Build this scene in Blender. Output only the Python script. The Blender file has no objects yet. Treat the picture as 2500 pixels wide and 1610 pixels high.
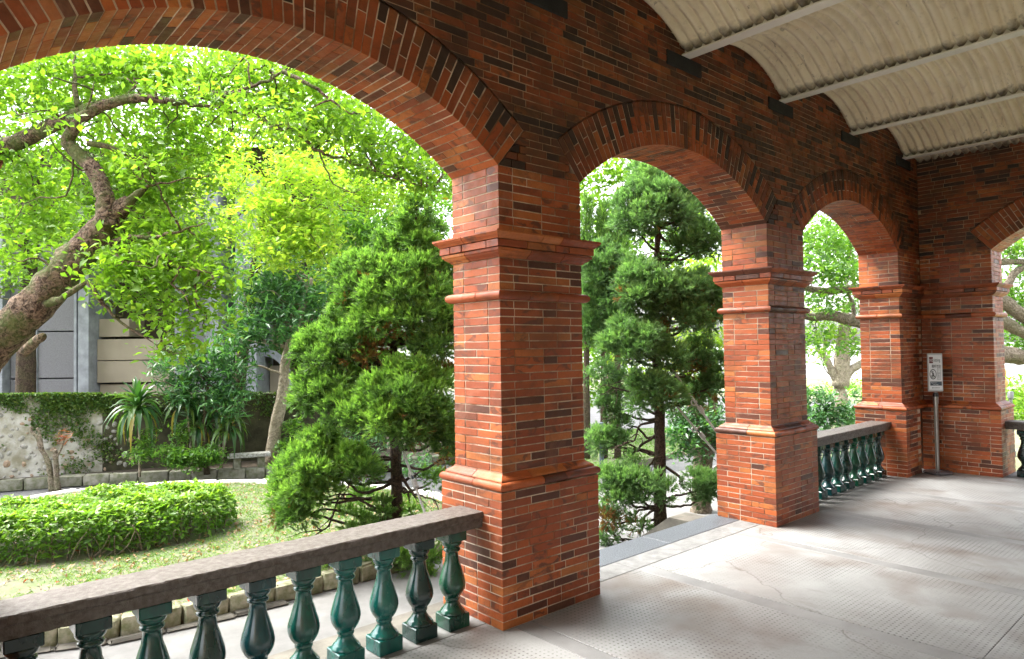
import bpy, math, random
import numpy as np
from mathutils import Vector, Matrix

# ------------------------------------------------------------------ camera, sky, sun, exposure
SC = bpy.context.scene
COL = SC.collection
R = math.radians
CAM = np.array([0.0, -3.211, 1.707])
FOC = 1665.43                                   # focal length in pixels of a 2500 px wide frame
_yw, _pt, _rl = R(48.4609), R(1.4359), R(-0.8014)
FW = np.array([math.cos(_yw) * math.cos(_pt), math.sin(_yw) * math.cos(_pt), math.sin(_pt)])
_r = np.array([math.sin(_yw), -math.cos(_yw), 0.0])
_u = np.cross(_r, FW)
RT = math.cos(_rl) * _r + math.sin(_rl) * _u
UP = -math.sin(_rl) * _r + math.cos(_rl) * _u
cd = bpy.data.cameras.new('camera')
cd.sensor_width = 36.0
cd.lens = FOC / 2500 * 36
cd.clip_start = 0.05
cd.clip_end = 3000
cam = bpy.data.objects.new('camera', cd)
COL.objects.link(cam)
m = Matrix.Identity(4)
for i in range(3):
    m[i][0] = RT[i]; m[i][1] = UP[i]; m[i][2] = -FW[i]; m[i][3] = CAM[i]
cam.matrix_world = m
SC.camera = cam

SUN_EL, SUN_AZ = 58.0, 118.0                    # azimuth measured from +x towards +y
w = bpy.data.worlds.new('World'); SC.world = w; w.use_nodes = True
nt = w.node_tree; nt.nodes.clear()
sky = nt.nodes.new('ShaderNodeTexSky'); sky.sky_type = 'NISHITA'; sky.sun_disc = False
sky.sun_elevation = R(SUN_EL); sky.sun_rotation = R(90 - SUN_AZ)
sky.air_density = 1.0; sky.dust_density = 4.0; sky.ozone_density = 1.0
hs = nt.nodes.new('ShaderNodeHueSaturation'); hs.inputs['Saturation'].default_value = 0.22
bg = nt.nodes.new('ShaderNodeBackground'); bg.inputs['Strength'].default_value = 0.15
ow = nt.nodes.new('ShaderNodeOutputWorld')
nt.links.new(sky.outputs[0], hs.inputs['Color']); nt.links.new(hs.outputs[0], bg.inputs[0]); nt.links.new(bg.outputs[0], ow.inputs[0])

sl = bpy.data.lights.new('sun', 'SUN'); sl.energy = 1.1; sl.angle = R(35); sl.color = (1.0, 0.95, 0.86)
sun = bpy.data.objects.new('sun', sl); COL.objects.link(sun)
sd = Vector((math.cos(R(SUN_EL)) * math.cos(R(SUN_AZ)), math.cos(R(SUN_EL)) * math.sin(R(SUN_AZ)), math.sin(R(SUN_EL))))
sun.rotation_euler = sd.to_track_quat('Z', 'Y').to_euler()
sun.location = (0, 10, 30)

SC.view_settings.view_transform = 'Standard'
SC.view_settings.look = 'None'
SC.view_settings.gamma = 1.0
SC.view_settings.use_curve_mapping = False
SC.view_settings.exposure = 2.75
SC.render.engine = 'CYCLES'
cy = SC.cycles
cy.max_bounces = 6; cy.diffuse_bounces = 5; cy.glossy_bounces = 2; cy.transmission_bounces = 3; cy.transparent_max_bounces = 4
cy.caustics_reflective = False; cy.caustics_refractive = False
cy.sample_clamp_indirect = 8.0
cy.use_denoising = True
try:
    cy.denoiser = 'OPENIMAGEDENOISE'
except Exception:
    pass
cy.use_adaptive_sampling = True
cy.adaptive_threshold = 0.02

# ------------------------------------------------------------------ helpers
rnd = random.Random(7)
rng = np.random.default_rng(11)


def P(x, y, d):
    """world point seen at photo pixel (x, y) at depth d metres"""
    return CAM + d * (FW + (x - 1250) / FOC * RT - (y - 805) / FOC * UP)


def pxm(r, d):
    return r / FOC * d


def tag(o, label=None, cat=None, group=None, kind=None):
    if label: o['label'] = label
    if cat: o['category'] = cat
    if group: o['group'] = group
    if kind: o['kind'] = kind
    return o


def link(name, data, parent=None, loc=None, rot=None):
    o = bpy.data.objects.new(name, data)
    COL.objects.link(o)
    if parent is not None: o.parent = parent
    if loc is not None: o.location = loc
    if rot is not None: o.rotation_euler = rot
    return o


def empty(name, loc=(0, 0, 0), rz=0.0):
    o = link(name, None, None, loc, (0, 0, rz))
    o.empty_display_size = 0.1
    return o


def pymesh(name, verts, faces, mat=None, smooth=False):
    me = bpy.data.meshes.new(name)
    me.from_pydata([tuple(map(float, v)) for v in verts], [], [tuple(f) for f in faces])
    if smooth: me.shade_smooth()
    if mat is not None: me.materials.append(mat)
    me.update()
    return me


def npmesh(name, V, F, mat=None, attr=None, smooth=False):
    """V (n,3), F (m,k) with k = 3 or 4; attr = per-face floats stored as 'tint'"""
    V = np.ascontiguousarray(V, np.float32); F = np.ascontiguousarray(F, np.int32)
    me = bpy.data.meshes.new(name)
    n, k = F.shape
    me.vertices.add(len(V)); me.vertices.foreach_set('co', V.ravel())
    me.loops.add(n * k); me.loops.foreach_set('vertex_index', F.ravel())
    me.polygons.add(n); me.polygons.foreach_set('loop_start', np.arange(0, n * k, k, dtype=np.int32))
    me.update(calc_edges=True)
    if attr is not None:
        a = me.attributes.new('tint', 'FLOAT', 'FACE'); a.data.foreach_set('value', np.ascontiguousarray(attr, np.float32))
    if smooth: me.shade_smooth()
    if mat is not None: me.materials.append(mat)
    return me


class MB:
    """collects polygons into one mesh"""
    def __init__(self): self.v = []; self.f = []
    def add(self, verts, faces):
        b = len(self.v); self.v += [tuple(p) for p in verts]; self.f += [tuple(i + b for i in q) for q in faces]; return self
    def box(self, x0, x1, y0, y1, z0, z1):
        return self.add([(x0, y0, z0), (x1, y0, z0), (x1, y1, z0), (x0, y1, z0), (x0, y0, z1), (x1, y0, z1), (x1, y1, z1), (x0, y1, z1)],
                        [(0, 3, 2, 1), (4, 5, 6, 7), (0, 1, 5, 4), (1, 2, 6, 5), (2, 3, 7, 6), (3, 0, 4, 7)])
    def cbox(self, x0, x1, y0, y1, z0, z1, c=0.004):
        """box with all edges chamfered"""
        vs = []
        for z, q in ((z0, 0), (z0 + c, 1), (z1 - c, 1), (z1, 0)):
            e = 0 if q else c
            vs += [(x0 + e + (c if q else 0), y0 + e, z), (x1 - e - (c if q else 0), y0 + e, z), (x1 - e, y0 + e + (c if q else 0), z), (x1 - e, y1 - e - (c if q else 0), z),
                   (x1 - e - (c if q else 0), y1 - e, z), (x0 + e + (c if q else 0), y1 - e, z), (x0 + e, y1 - e - (c if q else 0), z), (x0 + e, y0 + e + (c if q else 0), z)]
        fs = [tuple(range(7, -1, -1)), tuple(range(24, 32))]
        for l in range(3):
            for i in range(8):
                j = (i + 1) % 8; fs.append((l * 8 + i, l * 8 + j, l * 8 + 8 + j, l * 8 + 8 + i))
        return self.add(vs, fs)
    def lathe(self, prof, n=24, cx=0, cy=0):
        vs = []; fs = []
        for r_, z in prof:
            for i in range(n):
                a = 2 * math.pi * i / n; vs.append((cx + r_ * math.cos(a), cy + r_ * math.sin(a), z))
        for l in range(len(prof) - 1):
            for i in range(n):
                j = (i + 1) % n; fs.append((l * n + i, l * n + j, l * n + n + j, l * n + n + i))
        fs.append(tuple(range(n - 1, -1, -1))); fs.append(tuple(range((len(prof) - 1) * n, len(prof) * n)))
        return self.add(vs, fs)
    def mesh(self, name, mat, smooth=False): return pymesh(name, self.v, self.f, mat, smooth)
    def obj(self, name, mat, parent=None, loc=None, rot=None, smooth=False): return link(name, self.mesh(name, mat, smooth), parent, loc, rot)


def smooth_by_angle(o, deg=35):
    me = o.data
    me.shade_smooth()
    try:
        me.set_sharp_from_angle(angle=R(deg))
    except Exception:
        pass


# ------------------------------------------------------------------ materials
def newmat(name):
    m_ = bpy.data.materials.new(name); m_.use_nodes = True
    t = m_.node_tree; t.nodes.clear()
    o = t.nodes.new('ShaderNodeOutputMaterial'); b = t.nodes.new('ShaderNodeBsdfPrincipled')
    t.links.new(b.outputs[0], o.inputs[0])
    return m_, t, b


class N:
    """small node helper"""
    def __init__(self, t): self.t = t
    def n(self, kind, **kw):
        d = self.t.nodes.new(kind)
        for k, v in kw.items(): setattr(d, k, v)
        return d
    def l(self, a, b): self.t.links.new(a, b)
    def pos(self): return self.n('ShaderNodeNewGeometry').outputs['Position']
    def noise(self, vec, scale, detail=3, rough=0.55, dist=0.0):
        d = self.n('ShaderNodeTexNoise'); d.inputs['Scale'].default_value = scale; d.inputs['Detail'].default_value = detail
        d.inputs['Roughness'].default_value = rough; d.inputs['Distortion'].default_value = dist
        if vec is not None: self.l(vec, d.inputs['Vector'])
        return d.outputs['Fac']
    def ramp(self, fac, stops, interp='LINEAR'):
        d = self.n('ShaderNodeValToRGB'); e = d.color_ramp.elements; d.color_ramp.interpolation = interp
        while len(e) < len(stops): e.new(0.5)
        for q, (p, c) in zip(e, stops):
            q.position = p; q.color = (c, c, c, 1) if isinstance(c, (int, float)) else (*c, 1)
        self.l(fac, d.inputs[0])
        return d.outputs[0]
    def mix(self, fac, a, b, mode='MIX'):
        d = self.n('ShaderNodeMix', data_type='RGBA', blend_type=mode)
        for s, v in ((d.inputs[0], fac), (d.inputs[6], a), (d.inputs[7], b)):
            if hasattr(v, 'default_value') or hasattr(v, 'is_output'): self.l(v, s)
            elif isinstance(v, (int, float)) and s.type == 'VALUE': s.default_value = v
            else: s.default_value = (*v, 1) if len(v) == 3 else v
        return d.outputs[2]
    def math(self, op, a, b=None, clamp=False):
        d = self.n('ShaderNodeMath', operation=op); d.use_clamp = clamp
        for s, v in ((d.inputs[0], a), (d.inputs[1], b)):
            if v is None: continue
            if isinstance(v, (int, float)): s.default_value = v
            else: self.l(v, s)
        return d.outputs[0]
    def mapping(self, vec, scale=(1, 1, 1), rot=(0, 0, 0), loc=(0, 0, 0)):
        d = self.n('ShaderNodeMapping'); d.inputs['Scale'].default_value = scale; d.inputs['Rotation'].default_value = rot; d.inputs['Location'].default_value = loc
        self.l(vec, d.inputs['Vector']); return d.outputs[0]
    def bump(self, h, strength=0.3, dist=0.01, normal=None):
        d = self.n('ShaderNodeBump'); d.inputs['Strength'].default_value = strength; d.inputs['Distance'].default_value = dist
        self.l(h, d.inputs['Height'])
        if normal is not None: self.l(normal, d.inputs['Normal'])
        return d.outputs[0]


def simple(name, col, rough=0.6, var=0.25, scale=6.0, bump=0.2, bscale=40.0, metal=0.0, spec=0.5, col2=None, coat=0.0):
    m_, t, b = newmat(name); g = N(t); p = g.pos()
    n1 = g.noise(p, scale, 5, 0.6)
    c2 = col2 or tuple(c * (1 - var) for c in col)
    c = g.mix(g.ramp(n1, [(0.35, 0.0), (0.65, 1.0)]), col, c2)
    g.l(c, b.inputs['Base Color'])
    n2 = g.noise(p, bscale, 4, 0.6)
    b.inputs['Roughness'].default_value = rough
    g.l(g.math('ADD', g.math('MULTIPLY', n1, 0.24), rough - 0.12), b.inputs['Roughness'])
    b.inputs['Metallic'].default_value = metal
    b.inputs['Specular IOR Level'].default_value = spec
    if coat: b.inputs['Coat Weight'].default_value = coat; b.inputs['Coat Roughness'].default_value = 0.08
    if bump: g.l(g.bump(n2, bump, 0.01), b.inputs['Normal'])
    return m_


def brick_mat(name, island, darker=False):
    m_, t, b = newmat(name); g = N(t); p = g.pos()
    if island: r1 = g.n('ShaderNodeNewGeometry').outputs['Random Per Island']
    else: r1 = g.n('ShaderNodeObjectInfo').outputs['Random']
    wn = g.n('ShaderNodeTexWhiteNoise', noise_dimensions='1D'); g.l(g.math('MULTIPLY', r1, 37.7), wn.inputs['W']); r2 = wn.outputs['Value']
    base = g.ramp(r1, [(0.0, (0.045, 0.017, 0.011)), (0.09, (0.10, 0.028, 0.013)), (0.13, (0.26, 0.050, 0.014)), (0.45, (0.385, 0.078, 0.018)), (0.8, (0.475, 0.110, 0.024)), (1.0, (0.52, 0.170, 0.040))])
    # fire-flashed dark patches running diagonally over some bricks
    off = g.n('ShaderNodeCombineXYZ'); g.l(g.math('MULTIPLY', r2, 40.0), off.inputs[0]); g.l(g.math('MULTIPLY', r1, 23.0), off.inputs[2])
    va = g.n('ShaderNodeVectorMath', operation='ADD'); g.l(p, va.inputs[0]); g.l(off.outputs[0], va.inputs[1])
    pm = g.mapping(va.outputs[0], (8, 8, 14), (0.3, 0.7, 0.2))
    nf = g.noise(pm, 1.0, 4, 0.6, 0.8)
    flash = g.math('MULTIPLY', g.ramp(nf, [(0.52, 0.0), (0.62, 1.0)]), g.ramp(r2, [(0.25, 0.0), (0.6, 0.85)]))
    c = g.mix(flash, base, (0.085, 0.032, 0.020))
    fine = g.noise(p, 70, 5, 0.65)
    c = g.mix(g.ramp(fine, [(0.3, 0.0), (0.75, 0.45)]), c, (0.18, 0.040, 0.012), 'MIX')
    # old soot and damp in broad uneven patches; heavier dark tone on the darker bricks
    soot = g.ramp(g.noise(g.mapping(p, (1.1, 1.1, 1.7)), 1.6, 5, 0.6, 0.4), [(0.32, 0.12), (0.64, 0.88)] if darker else [(0.46, 0.0), (0.70, 0.66)])
    c = g.mix(soot, c, (0.045, 0.020, 0.009) if darker else (0.060, 0.026, 0.011))
    if darker: c = g.mix(g.ramp(r2, [(0.20, 0.92), (0.26, 0.0)]), c, (0.020, 0.011, 0.008))
    bloom = g.ramp(g.noise(g.mapping(p, (1.3, 1.3, 1.0), (0, 0, 0), (3.1, 5.7, 1.9)), 2.3, 6, 0.7, 0.5), [(0.56, 0.0), (0.78, 0.12 if darker else 0.42)])
    c = g.mix(bloom, c, (0.54, 0.24, 0.15))
    g.l(c, b.inputs['Base Color'])
    g.l(g.ramp(g.noise(p, 12, 4, 0.6), [(0.3, 0.34), (0.7, 0.68)]), b.inputs['Roughness'])
    b.inputs['Specular IOR Level'].default_value = 0.42
    h = g.math('ADD', g.noise(p, 160, 3, 0.6), g.math('MULTIPLY', g.noise(p, 35, 3, 0.5), 1.6))
    g.l(g.bump(h, 0.32, 0.0035), b.inputs['Normal'])
    return m_


M = {}
M['brick'] = brick_mat('brick_clay', False)
M['bricks'] = brick_mat('brick_clay_joined', True)
M['brick_dark'] = brick_mat('dark_brick', False, True)  # darker copy of the brick for upper walls and outer arch bricks
M['bricks_dark'] = brick_mat('dark_brick_joined', True, True)


def mortar_mat(name='lime_mortar', pale=(0.72, 0.61, 0.48), dark=(0.22, 0.115, 0.06)):
    m_, t, b = newmat(name); g = N(t); p = g.pos()
    c = g.mix(g.ramp(g.noise(p, 2.2, 5, 0.65, 0.5), [(0.40, 0.0), (0.60, 1.0)]), pale, dark)
    c = g.mix(g.ramp(g.noise(p, 25, 4, 0.6), [(0.5, 0.0), (0.75, 0.5)]), c, (0.16, 0.085, 0.05))
    g.l(c, b.inputs['Base Color']); b.inputs['Roughness'].default_value = 0.9
    g.l(g.bump(g.noise(p, 180, 3), 0.4, 0.004), b.inputs['Normal'])
    return m_


M['mortar'] = mortar_mat()
M['mortar_dark'] = mortar_mat('dark_mortar', (0.46, 0.33, 0.22), (0.15, 0.08, 0.04))  # darker mortar behind the upper wall bricks


def floor_mat():
    m_, t, b = newmat('worn_cement'); g = N(t); p = g.pos()
    sep = g.n('ShaderNodeSeparateXYZ'); g.l(p, sep.inputs[0])
    n1 = g.noise(p, 1.3, 6, 0.65, 0.5); n2 = g.noise(p, 6, 5, 0.6); n3 = g.noise(p, 90, 4, 0.6)
    c = g.mix(g.ramp(n1, [(0.35, 0.0), (0.66, 1.0)]), (0.335, 0.340, 0.338), (0.235, 0.236, 0.230))
    c = g.mix(g.ramp(g.noise(g.mapping(p, (1, 1, 1), (0, 0, 0), (7.3, 2.1, 0)), 1.3, 4, 0.5, 0.1), [(0.50, 0.0), (0.70, 0.9)]), c, (0.125, 0.085, 0.06))
    c = g.mix(g.ramp(n3, [(0.35, 0.0), (0.7, 0.35)]), c, (0.17, 0.168, 0.165))
    c = g.mix(g.ramp(g.noise(g.mapping(p, (1.6, 0.7, 1), (0, 0, 0.5), (1.7, 9.4, 0)), 3.0, 6, 0.7, 0.3), [(0.57, 0.0), (0.72, 0.42)]), c, (0.11, 0.09, 0.072))
    # pressed dimple pattern
    s = 0.033
    def cell(o):
        return g.math('SUBTRACT', g.math('FRACT', g.math('DIVIDE', o, s)), 0.5)
    cx, cyy = cell(sep.outputs[0]), cell(sep.outputs[1])
    d = g.math('SQRT', g.math('ADD', g.math('MULTIPLY', cx, cx), g.math('MULTIPLY', cyy, cyy)))
    dot = g.ramp(d, [(0.15, 1.0), (0.23, 0.0)])
    wear = g.ramp(g.noise(p, 1.7, 4, 0.6), [(0.40, 0.0), (0.60, 1.0)])
    dot = g.math('MULTIPLY', dot, wear)
    c = g.mix(g.math('MULTIPLY', dot, 0.85), c, (0.05, 0.046, 0.042))
    # hairline cracks
    vo = g.n('ShaderNodeTexVoronoi', feature='DISTANCE_TO_EDGE'); vo.inputs['Scale'].default_value = 0.62
    wp = g.n('ShaderNodeVectorMath', operation='ADD'); g.l(p, wp.inputs[0])
    nc = g.n('ShaderNodeTexNoise'); nc.inputs['Scale'].default_value = 3.0; nc.inputs['Detail'].default_value = 6; g.l(p, nc.inputs['Vector'])
    sc_ = g.n('ShaderNodeVectorMath', operation='SCALE'); sc_.inputs['Scale'].default_value = 0.35; g.l(nc.outputs['Color'], sc_.inputs[0]); g.l(sc_.outputs[0], wp.inputs[1])
    g.l(wp.outputs[0], vo.inputs['Vector'])
    crack = g.math('MULTIPLY', g.ramp(vo.outputs['Distance'], [(0.0, 1.0), (0.005, 0.0)]), g.ramp(g.noise(p, 0.9, 3), [(0.34, 0.0), (0.46, 1.0)]))
    c = g.mix(g.math('MULTIPLY', crack, 0.6), c, (0.07, 0.06, 0.05))
    # dirt along the foot of the wall
    g.l(c, b.inputs['Base Color'])
    g.l(g.ramp(g.noise(p, 1.6, 2, 0.45, 0.0), [(0.30, 0.40), (0.70, 0.58)]), b.inputs['Roughness'])
    b.inputs['Specular IOR Level'].default_value = 0.55
    h = g.math('SUBTRACT', g.math('MULTIPLY', n3, 0.35), g.math('ADD', g.math('MULTIPLY', dot, 0.5), crack))
    g.l(g.bump(h, 0.5, 0.003), b.inputs['Normal'])
    return m_


M['floor'] = floor_mat()
M['band'] = simple('smooth_cement', (0.25, 0.25, 0.248), 0.5, 0.3, 2.5, 0.25, 120)
M['edge'] = simple('gritty_cement', (0.22, 0.22, 0.215), 0.7, 0.35, 9, 0.5, 190)
M['granite'] = simple('blue_granite', (0.125, 0.138, 0.155), 0.5, 0.45, 120, 0.3, 260, col2=(0.035, 0.04, 0.048))
M['cheek'] = simple('weathered_cement', (0.15, 0.138, 0.112), 0.8, 0.5, 5, 0.5, 90)
M['rail'] = simple('dark_stone_rail', (0.125, 0.108, 0.096), 0.5, 0.45, 34, 0.55, 150, col2=(0.060, 0.044, 0.034))
M['railmortar'] = simple('pale_bedding_mortar', (0.32, 0.23, 0.16), 0.9, 0.4, 40, 0.5, 120)
M['pad'] = simple('black_bearing_stone', (0.018, 0.018, 0.018), 0.8, 0.4, 10, 0.4, 80)
M['beam'] = simple('white_painted_steel', (0.80, 0.76, 0.70), 0.5, 0.1, 3, 0.08, 60)
M['housebrick'] = simple('house_brick', (0.24, 0.075, 0.035), 0.7, 0.4, 3, 0.3, 40)
M['plaster'] = simple('bounce_plaster', (0.52, 0.44, 0.34), 0.85, 0.15, 1.5, 0.2, 60)
M['concrete'] = simple('path_concrete', (0.20, 0.197, 0.19), 0.8, 0.25, 3.5, 0.4, 150)
M['asphalt'] = simple('far_path', (0.10, 0.10, 0.103), 0.8, 0.25, 2.5, 0.4, 120)
M['kerb'] = simple('mossy_kerb_stone', (0.30, 0.28, 0.20), 0.85, 0.4, 14, 0.6, 60, col2=(0.13, 0.14, 0.06))
M['kerbfar'] = simple('grey_kerb_stone', (0.24, 0.23, 0.19), 0.85, 0.4, 9, 0.6, 60, col2=(0.10, 0.11, 0.055))
M['whitekerb'] = simple('pale_edging', (0.72, 0.70, 0.64), 0.8, 0.15, 6, 0.3, 60)
M['soil'] = simple('lawn_soil', (0.17, 0.15, 0.115), 0.95, 0.4, 3.2, 0.6, 70, col2=(0.095, 0.14, 0.045))
M['ground'] = simple('ground_earth', (0.20, 0.19, 0.13), 0.95, 0.4, 0.6, 0.4, 20, col2=(0.12, 0.15, 0.05))
M['bed'] = simple('bed_soil', (0.075, 0.055, 0.035), 0.95, 0.4, 6, 0.6, 60)
M['limewash'] = simple('limewashed_rubble', (0.50, 0.485, 0.44), 0.9, 0.3, 3.5, 0.7, 26, col2=(0.24, 0.22, 0.15))
M['darkwall'] = simple('mossy_dark_wall', (0.07, 0.066, 0.035), 0.95, 0.5, 5, 0.7, 30)
M['stone_a'] = simple('rubble_grey', (0.40, 0.385, 0.34), 0.85, 0.4, 20, 0.5, 50)
M['stone_b'] = simple('rubble_tan', (0.40, 0.29, 0.20), 0.85, 0.4, 20, 0.5, 50)
M['bench'] = simple('lichen_stone', (0.46, 0.46, 0.43), 0.85, 0.4, 25, 0.5, 60, col2=(0.14, 0.135, 0.11))
M['bgrey'] = simple('grey_terrazzo', (0.19, 0.19, 0.20), 0.7, 0.3, 40, 0.2, 120)
M['bpale'] = simple('pale_stone_trim', (0.30, 0.325, 0.35), 0.6, 0.4, 3, 0.15, 60)
M['bbeige'] = simple('beige_panel', (0.33, 0.285, 0.205), 0.7, 0.15, 1.5, 0.1, 40)
M['bdark'] = simple('dark_recess', (0.05, 0.035, 0.02), 0.9, 0.3, 2, 0.1, 40)
M['steel'] = simple('brushed_steel', (0.40, 0.385, 0.37), 0.36, 0.1, 30, 0.05, 200, metal=1.0)
M['signbase'] = simple('satin_metal_base', (0.17, 0.16, 0.18), 0.3, 0.15, 20, 0.05, 90, metal=0.2)
M['signwhite'] = simple('sign_white', (0.85, 0.87, 0.90), 0.35, 0.05, 3, 0.0)
M['signframe'] = simple('sign_frame_grey', (0.55, 0.58, 0.60), 0.35, 0.05, 3, 0.0)
M['ink'] = simple('sign_ink', (0.035, 0.035, 0.045), 0.6, 0.1, 3, 0.0)
M['wine'] = simple('sign_maroon', (0.17, 0.035, 0.045), 0.6, 0.1, 3, 0.0)
M['slate'] = simple('sign_slate', (0.075, 0.10, 0.13), 0.6, 0.1, 3, 0.0)
M['black'] = simple('black_plastic', (0.02, 0.02, 0.022), 0.4, 0.1, 3, 0.0)
M['rope'] = simple('pale_rope', (0.62, 0.61, 0.59), 0.85, 0.35, 60, 0.6, 220)
M['tape'] = simple('black_tape', (0.03, 0.035, 0.05), 0.5, 0.1, 20, 0.1)
M['globe'] = simple('cream_globe', (0.72, 0.48, 0.13), 0.3, 0.08, 3, 0.0)
M['lampmetal'] = simple('lamp_metal', (0.24, 0.24, 0.25), 0.45, 0.2, 20, 0.1, 60, metal=0.6)


def ceil_mat():
    m_, t, b = newmat('peeling_cream_paint'); g = N(t); p = g.pos()
    c = g.mix(g.ramp(g.noise(p, 2.5, 5, 0.6), [(0.35, 0.0), (0.7, 1.0)]), (0.88, 0.79, 0.61), (0.82, 0.71, 0.52))
    flake = g.math('MULTIPLY', g.ramp(g.noise(g.mapping(p, (0.7, 2.0, 0.7)), 7, 6, 0.72, 1.4), [(0.60, 0.0), (0.66, 1.0)]), g.ramp(g.noise(p, 1.7, 3), [(0.44, 0.0), (0.60, 1.0)]))
    c = g.mix(g.ramp(g.noise(g.mapping(p, (0.8, 1.6, 0.8), (0, 0, 0), (4, 4, 4)), 2.6, 5, 0.65), [(0.50, 0.0), (0.76, 0.5)]), c, (0.40, 0.31, 0.20))
    c = g.mix(g.math('MULTIPLY', flake, 0.7), c, (0.12, 0.085, 0.055))
    dirt = g.ramp(g.noise(p, 14, 5, 0.65), [(0.55, 0.0), (0.8, 0.4)])
    c = g.mix(dirt, c, (0.30, 0.22, 0.14))
    # dark brown with a ragged edge where sheet meets joist
    zz = g.n('ShaderNodeSeparateXYZ'); g.l(p, zz.inputs[0])
    low = g.math('ADD', zz.outputs[2], g.math('MULTIPLY', g.noise(p, 11, 4, 0.6), 0.09))
    joist_dark = g.ramp(g.math('MULTIPLY', g.math('SUBTRACT', low, 4.13), 10.0), [(0.25, 0.85), (0.75, 0.0)])
    c = g.mix(joist_dark, c, (0.055, 0.035, 0.02))
    g.l(c, b.inputs['Base Color']); b.inputs['Roughness'].default_value = 0.6
    g.l(g.bump(g.math('ADD', g.math('MULTIPLY', flake, -1.0), g.noise(p, 60, 4)), 0.4, 0.006), b.inputs['Normal'])
    return m_


M['ceiling'] = ceil_mat()


def glaze_mat(name, a, b2, seed):
    m_, t, b = newmat(name); g = N(t); p = g.mapping(g.pos(), (1, 1, 0.45), (0, 0, 0), (seed, 0, seed * 0.3))
    c = g.mix(g.ramp(g.noise(p, 9, 4, 0.6, 0.8), [(0.35, 0.0), (0.68, 1.0)]), a, b2)
    c = g.mix(g.ramp(g.noise(p, 40, 4, 0.6), [(0.55, 0.0), (0.75, 0.5)]), c, (0.012, 0.018, 0.018))
    g.l(c, b.inputs['Base Color'])
    g.l(g.ramp(g.noise(p, 14, 4), [(0.4, 0.14), (0.7, 0.36)]), b.inputs['Roughness'])
    b.inputs['Specular IOR Level'].default_value = 0.6
    b.inputs['Coat Weight'].default_value = 0.3; b.inputs['Coat Roughness'].default_value = 0.05
    g.l(g.bump(g.noise(p, 25, 3), 0.12, 0.004), b.inputs['Normal'])
    return m_


GLAZE = {
    'teal green': glaze_mat('teal_glaze', (0.003, 0.078, 0.056), (0.003, 0.040, 0.036), 1.0),
    'bright teal': glaze_mat('bright_teal_glaze', (0.003, 0.115, 0.090), (0.003, 0.060, 0.058), 5.0),
    'blue green': glaze_mat('blue_green_glaze', (0.004, 0.050, 0.058), (0.004, 0.032, 0.034), 9.0),
    'dark bottle green': glaze_mat('dark_green_glaze', (0.006, 0.042, 0.034), (0.006, 0.017, 0.018), 13.0),
    'leaf green': glaze_mat('leaf_green_glaze', (0.006, 0.085, 0.040), (0.004, 0.040, 0.028), 17.0),
}


def leaf_mat(name, stops, trans=0.45, rough=0.42, spec=0.4, tcol=None):
    m_, t, b = newmat(name); g = N(t)
    at = g.n('ShaderNodeAttribute'); at.attribute_name = 'tint'
    c = g.ramp(at.outputs['Fac'], stops)
    g.l(c, b.inputs['Base Color']); b.inputs['Roughness'].default_value = rough; b.inputs['Specular IOR Level'].default_value = spec
    tr = g.n('ShaderNodeBsdfTranslucent')
    tc = g.mix(1.0, c, tcol or (1.35, 1.5, 0.55), 'MULTIPLY'); g.l(tc, tr.inputs[0])
    mx = g.n('ShaderNodeMixShader'); mx.inputs[0].default_value = trans
    g.l(b.outputs[0], mx.inputs[1]); g.l(tr.outputs[0], mx.inputs[2])
    out = [n for n in t.nodes if n.type == 'OUTPUT_MATERIAL'][0]
    g.l(mx.outputs[0], out.inputs[0])
    return m_


M['leaf_main'] = leaf_mat('leaf_spring_green', [(0, (0.10, 0.20, 0.030)), (0.5, (0.17, 0.31, 0.040)), (0.9, (0.25, 0.38, 0.045)), (0.992, (0.32, 0.38, 0.05)), (1.0, (0.45, 0.07, 0.02))], 0.55)
M['leaf_yellow'] = leaf_mat('leaf_yellow_green', [(0, (0.20, 0.34, 0.05)), (0.5, (0.30, 0.44, 0.065)), (1.0, (0.44, 0.50, 0.09))], 0.55)
M['leaf_mid'] = leaf_mat('leaf_mid_green', [(0, (0.065, 0.15, 0.04)), (0.5, (0.12, 0.25, 0.05)), (1.0, (0.19, 0.32, 0.055))], 0.5)
M['leaf_dark'] = leaf_mat('leaf_dark_green', [(0, (0.035, 0.10, 0.042)), (0.6, (0.075, 0.19, 0.07)), (1.0, (0.13, 0.27, 0.09))], 0.4, 0.33, 0.55)
M['leaf_hedge'] = leaf_mat('leaf_hedge', [(0, (0.09, 0.19, 0.04)), (0.5, (0.16, 0.30, 0.045)), (0.93, (0.26, 0.38, 0.06)), (0.99, (0.30, 0.38, 0.06)), (1.0, (0.45, 0.06, 0.015))], 0.4)
M['leaf_drac'] = leaf_mat('leaf_strap', [(0, (0.016, 0.055, 0.022)), (0.7, (0.045, 0.125, 0.03)), (0.93, (0.12, 0.19, 0.035)), (1.0, (0.42, 0.27, 0.03))], 0.3, 0.3, 0.6)
M['leaf_ivy'] = leaf_mat('leaf_ivy', [(0, (0.045, 0.10, 0.022)), (0.6, (0.09, 0.17, 0.032)), (1.0, (0.15, 0.20, 0.04))], 0.3)
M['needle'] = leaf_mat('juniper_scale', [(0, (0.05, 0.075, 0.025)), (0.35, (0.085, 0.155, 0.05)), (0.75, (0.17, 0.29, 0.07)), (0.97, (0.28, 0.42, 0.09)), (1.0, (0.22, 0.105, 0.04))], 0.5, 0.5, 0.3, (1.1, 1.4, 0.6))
M['needle2'] = leaf_mat('juniper_scale_greyish', [(0, (0.06, 0.085, 0.03)), (0.35, (0.095, 0.165, 0.07)), (0.75, (0.16, 0.28, 0.105)), (0.97, (0.23, 0.36, 0.12)), (1.0, (0.26, 0.125, 0.045))], 0.45, 0.5, 0.3, (1.1, 1.4, 0.7))
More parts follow.
